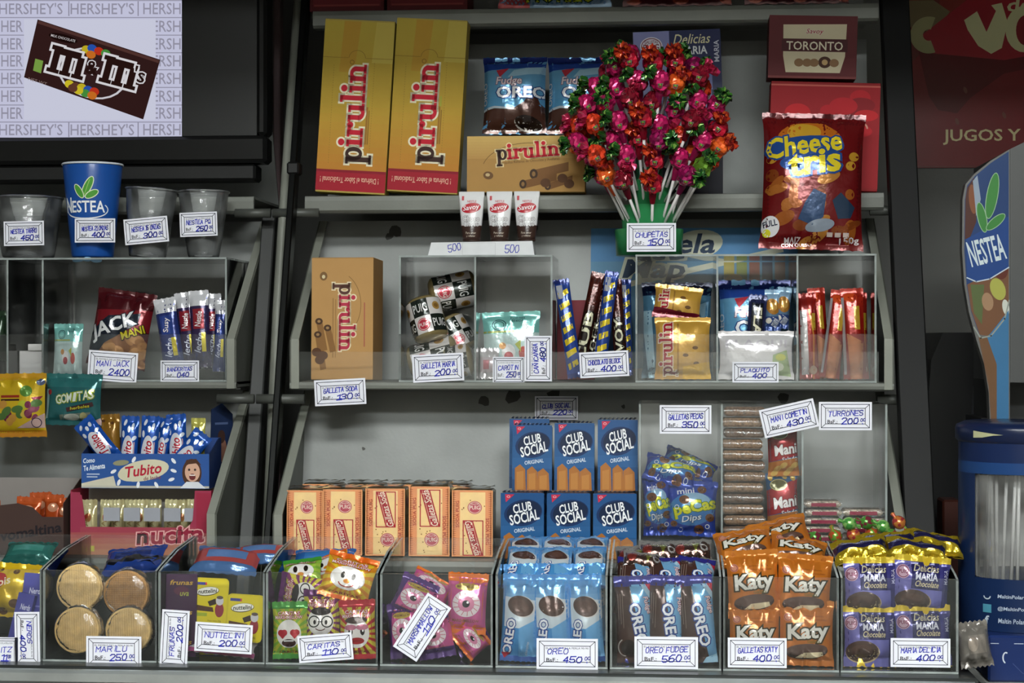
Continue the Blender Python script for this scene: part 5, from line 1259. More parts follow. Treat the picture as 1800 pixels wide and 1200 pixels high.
# candy bags with faces
def d_face(bg, seal, ray, kind):
    def d(a, w, h):
        a.rect(0, 0, w, h, bg); cx, cy = w*.5, h*.56
        for i in range(18):
            t = math.radians(i*20); t2 = math.radians(i*20+9); L = max(w, h)*.8
            P = [(cx, cy)]
            for q in (t, t2):
                x, y = cx+L*math.cos(q), cy+L*math.sin(q); s = min(1, (w/2-.5)/abs(x-cx) if abs(x-cx) > 1e-6 else 9, ((h-cy) if y > cy else cy)/abs(y-cy) if abs(y-cy) > 1e-6 else 9); P.append((cx+(x-cx)*s, cy+(y-cy)*s))
            a.poly(P, ray)
        a.rect(0, 0, w, h*.12, seal); a.rect(0, h*.92, w, h, seal)
        a.text('CARITAS', cx, h*.2, w*.62, h*.06, '#f0d8d0', .03, ol='#a82438', ow=.1); a.text('MARSHMELLOW', cx, h*.27, w*.76, h*.06, '#f0d8d0', .03, ol='#a82438', ow=.1)
        a.ell(cx, cy, w*.34, h*.25, '#ece8e4')
        if kind == 'hearts':
            for s in (-1, 1): a.ell(cx+s*w*.17-3, cy-h*.02, 5.5, 5.5, '#a81c2c'); a.ell(cx+s*w*.17+3, cy-h*.02, 5.5, 5.5, '#a81c2c'); a.poly([(cx+s*w*.17-8, cy), (cx+s*w*.17+8, cy), (cx+s*w*.17, cy+9)], '#a81c2c')
            a.ell(cx, cy+h*.16, w*.2, h*.07, '#3a1a1a'); a.rect(cx-w*.14, cy+h*.11, cx+w*.14, cy+h*.135, '#e8e8e8')
        elif kind == 'glasses':
            a.ell(cx, cy-h*.18, w*.26, h*.07, '#241a18')
            for s in (-1, 1): a.ring(cx+s*w*.17, cy, w*.155, w*.155, 2.2, '#1c1a1c'); a.ell(cx+s*w*.15, cy+1, 2.5, 4, '#241c1c')
            a.line([(cx-3, cy), (cx+3, cy)], 2, '#1c1a1c'); a.ring(cx, cy+h*.1, w*.14, h*.06, 1.6, '#5a2a20', 200, 340)
        elif kind == 'lips':
            for s in (-1, 1): a.ell(cx+s*w*.16, cy-h*.03, 4, 7, '#1c1616'); a.ell(cx+s*w*.16, cy-h*.1, 11, 5, '#b87088'); a.ell(cx+s*w*.16+1, cy-h*.04, 1.4, 2, '#ffffff')
            a.ell(cx, cy+h*.13, 13, 6, '#a81420'); a.line([(cx-12, cy+h*.13), (cx+12, cy+h*.13)], 1, '#5a0a10'); a.ell(cx, cy-h*.22, w*.3, h*.06, '#3a2a24')
        else:
            a.ell(cx-9, cy-4, 4, 6, '#241a14'); a.ell(cx+10, cy-4, 4, 6, '#241a14'); a.ell(cx, cy+6, 6, 4, '#d8882a'); a.ring(cx, cy+8, 15, 9, 2, '#a82a20', 190, 350)
        a.text('CARITAS', cx, h*.88, w*.6, h*.04, '#8c2030', .03)
    return d
FG = 'face candy bags in the bin'
def face(kind, bg, seal, ray, cx, cy, w, h, Y, rot, tilt, label): pack('candy_bag', 'face'+kind+bg, cx, cy, w, h, Y, label, 'candy bag', FG, rot=rot, tilt=tilt, design=d_face(bg, seal, ray, kind), base=seal, t=.018, wr=.002, n=(12, 14))
face('hearts', '#c2c53a', '#3f8f34', '#86b83c', 506, 1116, 64, 100, .022, 2, 6, 'green candy bag with a heart-eyed face at the lower left of the face candies')
face('glasses', '#d8cc40', '#5a1c5c', '#7a2a60', 566, 1086, 68, 100, .034, 0, 8, 'purple candy bag with a face in round glasses in the middle')
face('lips', '#d6c83c', '#b4182a', '#b8282e', 629, 1112, 66, 104, .023, 3, 6, 'red candy bag with a face with red lips at the right')
face('glasses', '#d8cc40', '#5a1c5c', '#7a2a60', 527, 1043, 66, 92, .052, 82, 10, 'purple candy bag with a spectacled face lying sideways on the left')
face('duck', '#e0c02c', '#d8641c', '#d88a28', 613, 1015, 92, 84, .045, -14, 24, 'orange candy bag with a laughing face on top of the pile')
face('duck', '#a8c848', '#3f8f34', '#86b83c', 516, 1008, 70, 60, .085, 8, 40, 'green candy bag lying at the back left of the face candies')
face('duck', '#e0c02c', '#d8641c', '#d88a28', 578, 1000, 76, 66, .11, 20, 50, 'orange candy bag lying at the back under the laughing one')
face('hearts', '#c2c53a', '#b4182a', '#c03a30', 566, 1150, 80, 40, .05, 4, 30, 'red candy bag crushed flat at the bottom of the face candies')
pack('snack_bag', 'bluetop', 560, 985, 110, 70, .165, 'bright blue bag lying behind the face candies', 'snack bag', tilt=62, rot=2, design=d_plain('#2a66b0', '#3a7cc0'), base='#2a66b0', t=.02, var=2)
# eyeball candies
def d_eye(a, w, h):
    a.rect(0, 0, w, h, '#c85a92'); a.rect(0, 0, w, h*.14, '#d8702a'); a.rect(0, h*.88, w, h, '#d8702a'); a.rect(0, h*.82, w*.2, h*.88, '#b86a5a')
    a.ell(w*.5, h*.22, w*.3, h*.06, '#c2a848'); a.text('MARSHMELLOW', w*.5, h*.22, w*.5, h*.045, '#6a3a3a', .03); a.text('MARSHMELLOW', w*.5, h*.78, w*.66, h*.05, '#8a5a3a', .03)
    for i in range(5): a.line([(w*(.3+i*.1), h*.08), (w*(.3+i*.1), h*.13)], 1.4, '#c8406a')
    a.ell(w*.5, h*.5, w*.34, h*.22, '#ece0e4')
    for i in range(14): t = i*.449; a.line([(w*.5+w*.2*math.cos(t), h*.5+h*.13*math.sin(t)), (w*.5+w*.32*math.cos(t+.1), h*.5+h*.2*math.sin(t+.1))], 1, '#c85a6a')
    a.ell(w*.5, h*.5, w*.2, h*.13, '#d888a8'); a.ell(w*.5, h*.5, w*.09, h*.06, '#17121a'); a.ell(w*.54, h*.475, w*.03, h*.02, '#ffffff')
def d_eye2(a, w, h): d_eye(a, w, h); a.rect(0, 0, w, h*.16, '#4a2a6c'); a.rect(0, h*.78, w, h, '#4a2a6c'); a.poly([(0, 0), (w*.2, 0), (w*.1, h), (0, h)], '#4a2a6c')
EG = 'eyeball candy bags in the bin'
def eye(v, cx, cy, w, h, Y, rot, tilt, label): pack('candy_bag', 'eye'+v, cx, cy, w, h, Y, label, 'candy bag', EG, rot=rot, tilt=tilt, design=d_eye if v == 'a' else d_eye2, base='#d8702a' if v == 'a' else '#43265f', t=.024, wr=.0025, n=(12, 14))
eye('a', 821, 1060, 72, 106, .028, -3, 5, 'pink and orange eyeball candy bag standing upright at the right of its bin')
eye('b', 702, 1052, 70, 76, .04, -24, 12, 'purple eyeball candy bag tilted at the upper left of its bin')
eye('b', 764, 1142, 66, 80, .022, 10, 6, 'purple eyeball candy bag low in the middle showing one big eye')
eye('a', 756, 1034, 80, 56, .07, -30, 40, 'pink and orange eyeball candy bag lying behind the tilted card')
eye('b', 824, 1134, 64, 88, .052, 30, 12, 'purple eyeball candy bag leaning at the lower right under the upright one')
eye('b', 692, 1118, 54, 96, .03, 6, 8, 'purple eyeball candy bag on edge at the lower left of its bin')
eye('a', 715, 1146, 70, 52, .05, 30, 24, 'pink and orange eyeball candy bag at the bottom left corner')
eye('b', 706, 1092, 60, 70, .05, 50, 14, 'purple eyeball candy bag wedged at the left behind the sideways one')
eye('a', 838, 1140, 60, 50, .03, -50, 18, 'pink and orange eyeball candy bag at the bottom right corner')
# light blue cookie packs
def d_oreo(a, w, h):
    a.grad(0, 0, w, h*.3, '#3f80c0', '#7fb0d8', 4); a.rect(0, h*.3, w, h, '#4a92cc'); a.poly([(w*.1, h*.26), (w, h*.3), (w, h*.5), (w*.5, h*.62), (w*.1, h*.6)], '#c8d4dc')
    a.poly([(w*.5, h*.62), (w, h*.5), (w, h*.95), (w*.5, h*.95)], '#6aa8d8'); a.rect(0, h*.94, w, h, '#1c4c94')
    a.ell(w*.56, h*.37, w*.36, h*.12, '#d8d2cc', -18); a.ell(w*.52, h*.365, w*.35, h*.115, '#4c352e', -18); a.ell(w*.5, h*.36, w*.24, h*.07, '#5a4038', -18)
    a.text('OREO', w*.24, h*.72, h*.42, w*.24, '#eef0f4', .05, rot=82, ol='#1f418c', ow=.09)
    a.poly([(w*.04, h*.9), (w*.3, h*.9), (w*.12, h*.97)], '#b8283c'); a.text('chocolate', w*.72, h*.85, 24, 5, '#d8e6f0', .02, .2, 80)
for i, (cx, cy, w, h, rot) in enumerate(((905, 1092, 66, 152, -2), (970, 1092, 66, 152, 3), (1034, 1092, 62, 152, 3))):
    pack('cookie_packet', 'oreo', cx, cy, w, h, .028, 'light blue cookie packet standing in front, %s from the left of its bin' % ORD[i], 'cookie packet', 'light blue cookie packets', rot=rot, tilt=6, design=d_oreo, base='#4a92cc', sealc='#3f80c0', t=.024, var=i % 2, wr=.0022)
for i, cx in enumerate((910, 972, 1034)):
    pack('cookie_packet', 'oreo', cx, 1062, 62, 142, .075, 'light blue cookie packet in the second row, %s from the left' % ORD[i], 'cookie packet', 'light blue cookie packets', rot=[2, -2, 1][i], tilt=10, design=d_oreo, t=.024, var=i % 2)
    pack('cookie_packet', 'oreo', cx+4, 998, 60, 120, .10, 'light blue cookie packet lying on top of the rows, %s from the left' % ORD[i], 'cookie packet', 'light blue cookie packets', rot=[-3, 2, 2][i], tilt=60, design=d_oreo, t=.024, var=(i+1) % 2)
    pack('cookie_packet', 'oreo', cx+8, 974, 60, 110, .16, 'light blue cookie packet lying furthest back, %s from the left' % ORD[i], 'cookie packet', 'light blue cookie packets', rot=[3, -2, 1][i], tilt=64, design=d_oreo, t=.022, var=i % 2)
# brown and blue cookie packs
def d_of(a, w, h):
    a.rect(0, 0, w, h, '#47302a'); a.rect(0, 0, w, h*.12, '#2c2c7a'); a.poly([(w*.42, h*.1), (w, h*.1), (w, h), (w*.8, h), (w*.6, h*.5)], '#6ea4cc'); a.poly([(w*.7, h*.1), (w, h*.1), (w, h*.3)], '#a8c8dc')
    a.text('OREO', w*.62, h*.56, h*.5, w*.3, '#eef0f4', .05, rot=-80, ol='#1f3f86', ow=.09); a.text('Fudge', w*.86, h*.34, h*.2, w*.15, '#eedfe4', .03, .15, -78, ol='#7c2030', ow=.07)
    a.ring(w*.28, h*.82, w*.24, h*.11, 2, '#cfc4bc', 120, 260); a.ell(w*.32, h*.82, w*.2, h*.09, '#241a18')
    for i in range(3): a.rect(w*(.1+i*.06), h*.2, w*(.11+i*.06), h*(.5+.05*i), '#9c8a80')
    a.poly([(w*.84, h*.1), (w, h*.1), (w*.98, h*.2)], '#b8283c'); a.poly([(w*.7, h*.94), (w, h*.9), (w, h), (w*.6, h)], '#9cc4dc')
for i, (cx, cy, w, h, rot) in enumerate(((1106, 1096, 66, 150, 3), (1170, 1090, 66, 152, -2), (1236, 1094, 66, 152, 4))):
    pack('cookie_packet', 'of', cx, cy, w, h, .028, 'brown and pale blue cookie packet standing in front, %s from the left' % ORD[i], 'cookie packet', 'brown and blue cookie packets', rot=rot, tilt=6, design=d_of, base='#47302a', sealc='#2a2a78', t=.024, var=i % 2, wr=.0022)
for i, (cx, rot) in enumerate(((1104, -4), (1168, 3), (1236, -8))):
    pack('cookie_packet', 'of', cx, 1030, 66, 120, .075, 'brown cookie packet with a dark blue seal behind the front row, %s from the left' % ORD[i], 'cookie packet', 'brown and blue cookie packets', rot=rot, tilt=42, design=d_of, t=.022, var=i % 2)
def d_silver(a, w, h): a.rect(0, 0, w, h, '#b9b6b4'); a.rect(w*.06, h*.2, w*.94, h*.8, '#57423c'); a.ell(w*.22, h*.5, 8, 12, '#a0443c'); a.poly([(w*.5, h*.3), (w*.7, h*.3), (w*.6, h*.7)], '#8c9040'); a.text('O', w*.8, h*.5, 14, 18, '#e6e2e0', .05)
for i, (cx, cy, rot) in enumerate(((1108, 982, 2), (1158, 974, -2), (1216, 972, 3))):
    pack('cookie_packet', 'silver', cx, cy, 72, 60, .14, 'silver-edged cookie packet lying on top at the back, %s from the left' % ORD[i], 'cookie packet', 'silver edged cookie packets', rot=rot, tilt=50, design=d_silver, base='#c4c2c0', t=.02, fin='shiny', wr=.003)
pack('cookie_packet', 'silver', 1130, 990, 74, 54, .10, 'silver-edged cookie packet lying lowest in front of the other silver ones', 'cookie packet', 'silver edged cookie packets', rot=-10, tilt=56, design=d_silver, t=.02)
# orange cookie packs
def d_katy(a, w, h):
    a.rect(0, 0, w, h, '#b86a22'); a.rect(0, 0, w, h*.1, '#c4762a'); a.ell(w*.16, h*.26, 7, 7, '#c88a72'); a.ring(w*.16, h*.26, 6, 6, 1, '#8c3a3c')
    a.text('galleta cubierta', w*.62, h*.24, w*.36, 4, '#7c3c18'); a.text('sabor chocolate', w*.66, h*.29, w*.4, 4, '#7c3c18')
    a.text('Katy', w*.52, h*.5, w*.74, h*.3, '#e9e6dc', .06, .05, 4, ol='#3a3018', ow=.1)
    a.ell(w*.5, h*.78, w*.38, h*.12, '#3a2620', 4); a.ell(w*.5, h*.75, w*.37, h*.09, '#5c443c', 4); a.poly([(w*.3, h*.88), (w*.44, h*.8), (w*.78, h*.78), (w*.8, h*.84), (w*.6, h*.88)], '#e2d2ac'); a.text('Galleta', w*.62, h*.62, 22, 6, '#7a6a2c', .02, .2)
KG = 'orange cookie packets'
for cx, cy, w, h, Y, rot, l in ((1316, 1025, 92, 116, .036, 3, 'at the upper left of its bin'), (1420, 1030, 96, 110, .036, -4, 'at the upper right of its bin'), (1326, 1116, 90, 106, .026, 0, 'at the lower left behind the 400 card'), (1422, 1114, 96, 112, .024, -1, 'at the lower right of its bin')):
    pack('cookie_packet', 'katy', cx, cy, w, h, Y, 'orange cookie packet with cream letters %s' % l, 'cookie packet', KG, rot=rot, tilt=7, design=d_katy, base='#b0641f', t=.022, wr=.003, var=0 if w > 92 else 1)
for cx, cy, w, h, Y, rot, tl, l in ((1308, 962, 100, 84, .11, 10, 50, 'lying on top at the left of the pile'), (1370, 944, 106, 96, .14, 14, 56, 'lying highest on the pile'), (1432, 972, 100, 80, .10, -12, 52, 'lying on top at the right of the pile')):
    pack('cookie_packet', 'katy', cx, cy, w, h, Y, 'orange cookie packet %s' % l, 'cookie packet', KG, rot=rot, tilt=tl, design=d_katy, t=.024, var=2, base='#b0641f', wr=.003)
# violet cookie packs
def d_maria(a, w, h):
    a.rect(0, 0, w, h, '#3c3a78'); a.rect(0, 0, w, h*.1, '#bfa52a'); a.rect(0, h*.1, w*.3, h, '#6a66a4'); a.rect(w*.3, h*.1, w*.8, h*.55, '#2a2858'); a.rect(w*.3, h*.55, w*.86, h, '#6c6ab0'); a.rect(w*.86, h*.14, w*.97, h, '#34326c')
    a.ell(w*.15, h*.28, 11, 12, '#c9a8b8'); a.ring(w*.15, h*.28, 9.5, 10.5, 1.2, '#7c3a5c'); a.text('PUIG', w*.15, h*.28, 15, 7, '#7c2a4c', .03)
    a.text('Delicias', w*.56, h*.2, w*.46, h*.12, '#d8cfae', .02, .3); a.text('MARIA', w*.57, h*.34, w*.4, h*.12, '#d6d6e2', .05); a.text('Chocolate', w*.58, h*.46, w*.42, h*.1, '#d8c9a0', .02, .3)
    a.ell(w*.36, h*.76, w*.32, h*.19, '#c0aa82'); a.ell(w*.35, h*.745, w*.31, h*.18, '#4a3630'); a.ell(w*.35, h*.74, w*.22, h*.11, '#574038'); a.text('MARIA', w*.92, h*.32, h*.24, w*.07, '#c8c8dc', .03, rot=90)
MG = 'violet cookie packets'
for cx, cy, w, h, Y, rot, l in ((1530, 1032, 92, 104, .034, 1, 'at the upper left of its bin'), (1628, 1030, 96, 104, .034, -5, 'at the upper right of its bin'), (1528, 1120, 90, 104, .024, 0, 'at the lower left of its bin'), (1622, 1116, 96, 104, .024, 1, 'at the lower right behind the 400 card')):
    pack('cookie_packet', 'maria', cx, cy, w, h, Y, 'violet cookie packet with a gold seal %s' % l, 'cookie packet', MG, rot=rot, tilt=7, design=d_maria, base='#3c3a78', sealc='#d0b02a', seal=.012, t=.022, wr=.0028, var=0 if w > 92 else 1)
def d_gold(a, w, h): a.rect(0, 0, w, h*.3, '#cdb02c'); a.rect(0, h*.3, w, h*.62, '#35336a'); a.text('RECUBIERTA EN LECHE', w*.5, h*.46, w*.5, 7, '#b8b8d8', .02); a.rect(0, h*.62, w, h, '#cdb02c')
for i, (cx, cy, w, h, Y, rot, tl, l) in enumerate(((1512, 968, 96, 70, .075, 10, 62, 'lying on top at the left'), (1560, 956, 100, 70, .12, 6, 64, 'lying furthest back in the middle'), (1612, 968, 104, 66, .08, -6, 62, 'lying on top at the right'), (1642, 955, 96, 70, .14, -10, 66, 'lying furthest back at the right'))):
    pack('cookie_packet', 'gold', cx, cy, w, h, Y, 'gold-edged violet cookie packet %s' % l, 'cookie packet', MG, rot=rot, tilt=tl, design=d_gold, base='#c2a428', sealc='#d8bc30', seal=.012, t=.02, fin='shiny', wr=.004)
# chain of wrapped candy balls
R = random.Random(31); pal = [['#7c2c3c', '#4f8f3a'], ['#b8502c', '#6a9a3a'], ['#4f9a48', '#8cc06a'], ['#a83a3c', '#c87a3a']]
CB = [(1432, 945), (1468, 942), (1493, 920), (1500, 940), (1523, 918), (1532, 938), (1552, 925), (1580, 918), (1566, 940), (1602, 940)]
for i, (x, y) in enumerate(CB):
    Y = .224+.004*(i % 2); k = K(Y); v = i % 4; key = ('ball', v)
    if key not in PROTO:
        m = MB(); n = 14; pr = []
        V = []; Fc = []; rr = [.05, .35, .22, .6, .92, 1, .92, .6, .22, .38, .1]; xx = [-1.75, -1.6, -1.05, -.8, -.42, 0, .42, .8, 1.05, 1.6, 1.75]
        for a_, b_ in zip(rr, xx):
            for q in range(n): t = 2*math.pi*q/n; s = 12*k*(a_+R.uniform(-.04, .04)); V.append((12*k*b_, s*math.cos(t), s*math.sin(t)))
        cc = []
        for j in range(10):
            for q in range(n): Fc.append((j*n+q, j*n+(q+1) % n, (j+1)*n+(q+1) % n, (j+1)*n+q)); cc.append(R.choice(pal[v]))
        m.add(V, Fc, cc, 'foil', True); o = m.build('wrapped_candy'); PROTO[key] = o
    else: o = PROTO[key].copy(); COL.objects.link(o)
    o.location = at(x, y, Y); o.rotation_euler = (0, R.uniform(.2, 1.2), 0)
    tag(o, 'green and red wrapped candy ball, %s from the left behind the gold-edged packets' % ORD[i], 'candy', 'wrapped candy balls')
# cards on the bins
FC = -.0012
card(6, 1146, 54, 54, FC, 0, 'RITZ', '11', 'white price card cut by the left edge of the photo', seed=17)
card(48, 1122, 96, 46, FC, -89, 'NERDS', '400', 'sideways white price card marked 400 on the purple candy boxes', seed=18)
card(200, 1145, 101, 55, FC, 0, 'MARILU', '250', 'white price card marked 250 on the cookie bin', seed=19)
card(307, 1121, 100, 50, FC, 87, 'FRUNAS', '200', 'sideways white price card marked 200 on the purple chews', seed=20)
card(393, 1121, 104, 52, FC, -3, 'NUTTELINI', '200', 'white price card marked 200 under the yellow tubs', seed=21)
card(572, 1138, 98, 48, FC, 5, 'CARITAS', '110', 'white price card marked 110 on the face candy bin', seed=22)
card(742, 1102, 114, 50, FC, 57, 'MARSHMALLOW', '110', 'white price card marked 110 set diagonally on the eyeball candy bin', seed=23)
card(997, 1149, 108, 54, FC, 0, 'OREO', '450', 'white price card marked 450 on the light blue packet bin', seed=24)
card(1171, 1147, 111, 56, FC, 0, 'OREO FUDGE', '560', 'white price card marked 560 on the brown packet bin', seed=25)
card(1331, 1147, 102, 52, FC, 0, 'GALLETAS KATY', '400', 'white price card marked 400 on the orange packet bin', seed=26)
card(1618, 1147, 102, 50, FC, 0, 'MARIA DELICIA', '400', 'white price card marked 400 on the violet packet bin', seed=27)
# ---------------------------------------------------------------- left rack: case contents, hanging bags, display boxes
def d_jack(a, w, h):
    a.rect(0, 0, w, h, '#4a1218'); a.poly([(0, h*.3), (w, h*.22), (w, h*.5), (0, h*.8)], '#7a1c24'); a.ell(w*.6, h*.76, w*.42, h*.24, '#8c5c38')
    R = random.Random(12)
    for q in range(26): a.ell(w*R.uniform(.2, .96), h*R.uniform(.6, .96), R.uniform(8, 12), R.uniform(5, 7), R.choice(['#b07c4a', '#9c6a3c', '#c08c58']), R.uniform(-50, 50))
    a.poly([(0, h*.62), (w*.3, h*.36), (w*.82, h*.28), (w*.8, h*.42), (w*.3, h*.72), (w*.2, h*.86), (0, h*.8)], '#18202e')
    a.text("JACK", w*.4, h*.5, w*.8, h*.24, '#e9e9ea', .05, .1, 26, ol='#18202e', ow=.06); a.text('MANI', w*.74, h*.54, w*.4, h*.1, '#cfc02a', .04, .1, 26, ol='#2a1a10', ow=.08)
pack('peanut_bag', 'jack', 214, 578, 108, 138, .43, 'dark red peanut bag in the clear case on the left rack', 'peanut bag', rot=-8, tilt=7, design=d_jack, base='#4a1218', t=.03, wr=.003)
def d_tubo(c, v):
    def d(a, w, h):
        a.rect(0, 0, w, h, c); a.rect(0, 0, w, h*.2, '#d9d9de'); a.rect(w*.2, h*.24, w*.75, h*.5, '#8c2430' if v else '#2a3f86'); a.text('Nestle' if v else 'Susy', w*.48, h*.37, h*.2, w*.3, '#ece4e6', .03, rot=80)
        a.text('leche', w*.45, h*.68, h*.26, w*.34, '#c8cce0', .02, .2, 78); a.rect(w*.6, h*.55, w*.8, h*.8, '#c9b82c')
    return d
for i, (x, y, w, h, Y, rot, v) in enumerate(((298, 588, 40, 132, .40, 10, 0), (330, 582, 34, 140, .425, 8, 1), (352, 578, 36, 138, .41, 4, 1), (374, 582, 32, 134, .43, 2, 1), (388, 590, 24, 128, .415, -1, 0))):
    pack('candy_stick', 'tubo%d%d' % (v, i % 2), x, y, w, h, Y, 'blue stick pack with a white top, %s from the left in the left case' % ORD[i], 'stick pack', 'blue stick packs in the left case', rot=rot, tilt=5, design=d_tubo(['#24306c', '#33264a'][v if i != 3 else 0], v), base='#26306a', sealc='#dadade', t=.012, n=(8, 12))
pack('drink_sachet', 'teal', 120, 622, 54, 98, .40, 'teal and white sachet standing in the left case beside the peanut bag', 'sachet', tilt=5, design=d_teal, t=.012)
m = MB(); k = K(.42); m.box((-42*k, -.02, 0), (10*k, .02, 50*k), '#c9c7c6', 'card', .001); m.box((-20*k, -.024, 50*k), (12*k, .016, 62*k), '#d6d4d2', 'card', .001); m.box((10*k, -.02, 0), (32*k, .02, 34*k), '#c0bebd', 'card', .001)
o = m.build('carton_tray'); p = at(82, 668, .43); o.location = (p.x, .43, ZCC); fit(o); tag(o, 'white open carton in the left case behind the teal sachet', 'box')
def d_green(a, w, h): a.rect(0, 0, w, h*.5, '#2a3f2c'); a.ell(w*.4, h*.3, 8, 6, '#8c3a34')
pack('snack_bag', 'green', -6, 590, 40, 90, .42, 'dark green bag cut by the left edge in the left case', 'snack bag', tilt=5, design=d_green, base='#1f2a22', t=.02)
card(198, 644, 90, 54, .3525, -4, 'MANI JACK', '2400', 'white price card marked 2400 under the dark red peanut bag', seed=30, sup='')
card(316, 652, 70, 38, .3605, 0, 'BANDERITAS', '040', 'faded white price card inside the left case under the stick packs', seed=31, sup='')
# bags hanging over the tray edge
def d_gum(a, w, h):
    a.rect(0, 0, w, h, '#bfa01e'); a.rect(0, h*.9, w, h, '#b87a20'); a.rect(0, 0, w, h*.1, '#c08f22'); a.ell(w*.7, h*.28, 11, 10, '#4f7a2c'); a.poly([(w*.78, h*.38), (w*.95, h*.36), (w*.86, h*.48)], '#7c1c38')
    a.rect(w*.3, h*.34, w*.6, h*.38, '#8c2c1c'); a.rect(w*.3, h*.4, w*.6, h*.43, '#3a2018')
    R = random.Random(14)
    for q in range(22): a.ell(w*R.uniform(.1, .9), h*R.uniform(.46, .82), R.uniform(6, 11), R.uniform(5, 9), R.choice(['#6a2040', '#a8b02c', '#4a6a34', '#b8863a', '#c0a840', '#7c3a50']), R.uniform(0, 90))
    a.poly([(w*.55, h*.86), (w, h*.62), (w, h*.86)], '#b89a94'); a.ring(w*.86, h*.78, 9, 9, 1.4, '#2a2440'); a.ell(w*.92, h*.14, 7, 6, '#4a5470'); a.ell(w*.2, h*.18, 10, 9, '#55602c')
def hangbag(*a_, hook=(0, 0), **k_):
    o = pack(*a_, **k_); return o
hangbag('gummy_bag', 'gum', 28, 712, 114, 114, .318, 'yellow gummy candy bag hanging from the left tray edge', 'candy bag', tilt=2, rot=1, design=d_gum, base='#b8981c', t=.022, wr=.002)
def d_gomi(a, w, h):
    a.rect(0, 0, w, h, '#245a5c'); a.rect(0, 0, w, h*.26, '#2e6a6a'); a.poly([(w*.02, h*.3), (w*.1, h*.3), (w*.06, h*.9), (0, h*.9)], '#8fb0b0'); a.ell(w*.1, h*.36, 4, 5, '#8c2430')
    for i, c in enumerate('GOMITAS'): a.text(c, w*(.27+i*.095), h*(.5-.018*i), w*.1, h*.17, '#d6dcd4', .02, .15, 8, ol='#8a9c2c', ow=.09)
    a.poly([(w*.4, h*.66), (w*.86, h*.54), (w*.88, h*.62), (w*.42, h*.74)], '#3c2428'); a.text('herbales', w*.64, h*.645, w*.34, h*.06, '#b8b02c', .03, .1, 9)
    a.poly([(w*.28, h*.8), (w*.82, h*.74), (w*.8, h*.9), (w*.28, h*.9)], '#6a7468'); a.ell(w*.5, h*.84, 14, 6, '#a8aca0'); a.ell(w*.7, h*.82, 6, 7, '#9c9668'); a.poly([(w*.86, h*.92), (w, h*.84), (w, h)], '#c8a8a4')
hangbag('gummy_bag', 'gomi', 130, 702, 104, 92, .328, 'teal gummy candy bag hanging from the left tray edge beside the yellow one', 'candy bag', tilt=2, rot=-1, design=d_gomi, base='#245a5c', t=.02, wr=.002)
# milk candy display box with tubes
Y = .27; k = K(Y)
def dbox(name, x0, x1, y0, y1, Y, depth, label, col, inner, art, zbase=None, lugs=True, rot=0, cat='display box', cut=None, side=None, top=1.4):
    """open-topped card display box: front wall with print, two sides, back, floor"""
    k = K(Y); w, h = (x1-x0)*k, (y1-y0)*k; p = at((x0+x1)/2, y1, Y); z = p.z if zbase is None else zbase
    e = empty(name, (p.x, Y, z), label, cat); e.rotation_euler = (0, 0, rot); t = .0012
    m = MB()
    if cut: m.prism([(-w/2+a*w, b*h) for a, b in cut], -t, 0, col, 'card')
    else: m.box((-w/2, -t, 0), (w/2, 0, h), col, 'card')
    art.put(m, flat(art.w, art.h, w/art.w, -t, h/2), 'card'); m.build('front_panel', e)
    m = MB(); m.box((-w/2, .0002, 0), (w/2, depth, t), inner); m.build('floor_panel', e)
    for sg in (-1, 1):
        m = MB(); x = sg*w/2; m.prism([(.0003, t), (.0003, h), (depth*.8, h*top), (depth, h*top), (depth, t)], x, x-sg*t, side or col, 'card', 'x'); m.build('side_panel', e)
    m = MB(); m.box((-w/2+t, depth-t, t), (w/2-t, depth, h*top), inner); m.build('back_panel', e)
    return e
# the pink box below first: it carries the blue one
a = Art(280, 124)
a.rect(0, 60, 280, 124, '#a8484e'); a.grad(0, 60, 280, 124, '#9c2f42', '#b0765a', 5); a.rect(0, 0, 22, 124, '#92243a'); a.rect(248, 0, 280, 124, '#8f2038')
a.text('nucita', 192, 92, 134, 34, '#8c2038', .05, .1, 3, ol='#d89a98', ow=.06); a.text('nu', 146, 94, 42, 20, '#3a2024', .05, .1, 3); a.rect(18, 100, 60, 112, '#b8b048'); a.poly([(60, 124), (84, 96), (90, 124)], '#c8c2b0')
cut = [(0, 0), (1, 0), (1, 1), (.885, 1), (.87, .55), (.84, .43), (.14, .38), (.11, .42), (.08, .92), (0, .98)]
zn = ZDs
pk = dbox('candy_display_box', 119, 376, 869, 985, .262, .085, 'pink display box of cream wafer sticks on the left low tray', '#9c3448', '#b9b3ac', Art(10, 10), zbase=zn, cut=cut, side='#8a1c34', top=1.0)
kk = K(.262); m = MB(); w_ = 257*kk; h_ = 116*kk
a2 = Art(257, 116); a2.grad(0, 66, 257, 116, '#98304a', '#b07a5a', 5); a2.rect(0, 4, 18, 76, '#96304a'); a2.rect(230, 4, 257, 76, '#96243e')
a2.text('nucita', 182, 80, 124, 31, '#8c2038', .05, .1, 3, ol='#dca6a2', ow=.06); a2.text('n', 131, 86, 20, 18, '#3a2024', .05, .1, 3); a2.rect(16, 100, 44, 110, '#b8b048')
fp = [c for c in pk.children if c.name.startswith('front_panel')][0]; bpy.data.objects.remove(fp)
m.prism([(-w_/2+x*w_, y*h_) for x, y in cut], -.0012, 0, '#98304a', 'card'); a2.put(m, flat(257, 116, kk, -.0012, h_/2), 'card'); m.build('front_panel', pk)
for i in range(5):
    m = MB(); x = (-70+i*37)*kk; m.box((x, .004, .05), (x+30*kk, .006, .05+24*kk), '#9a9ca4', 'card'); m.build('divider_tab', pk)
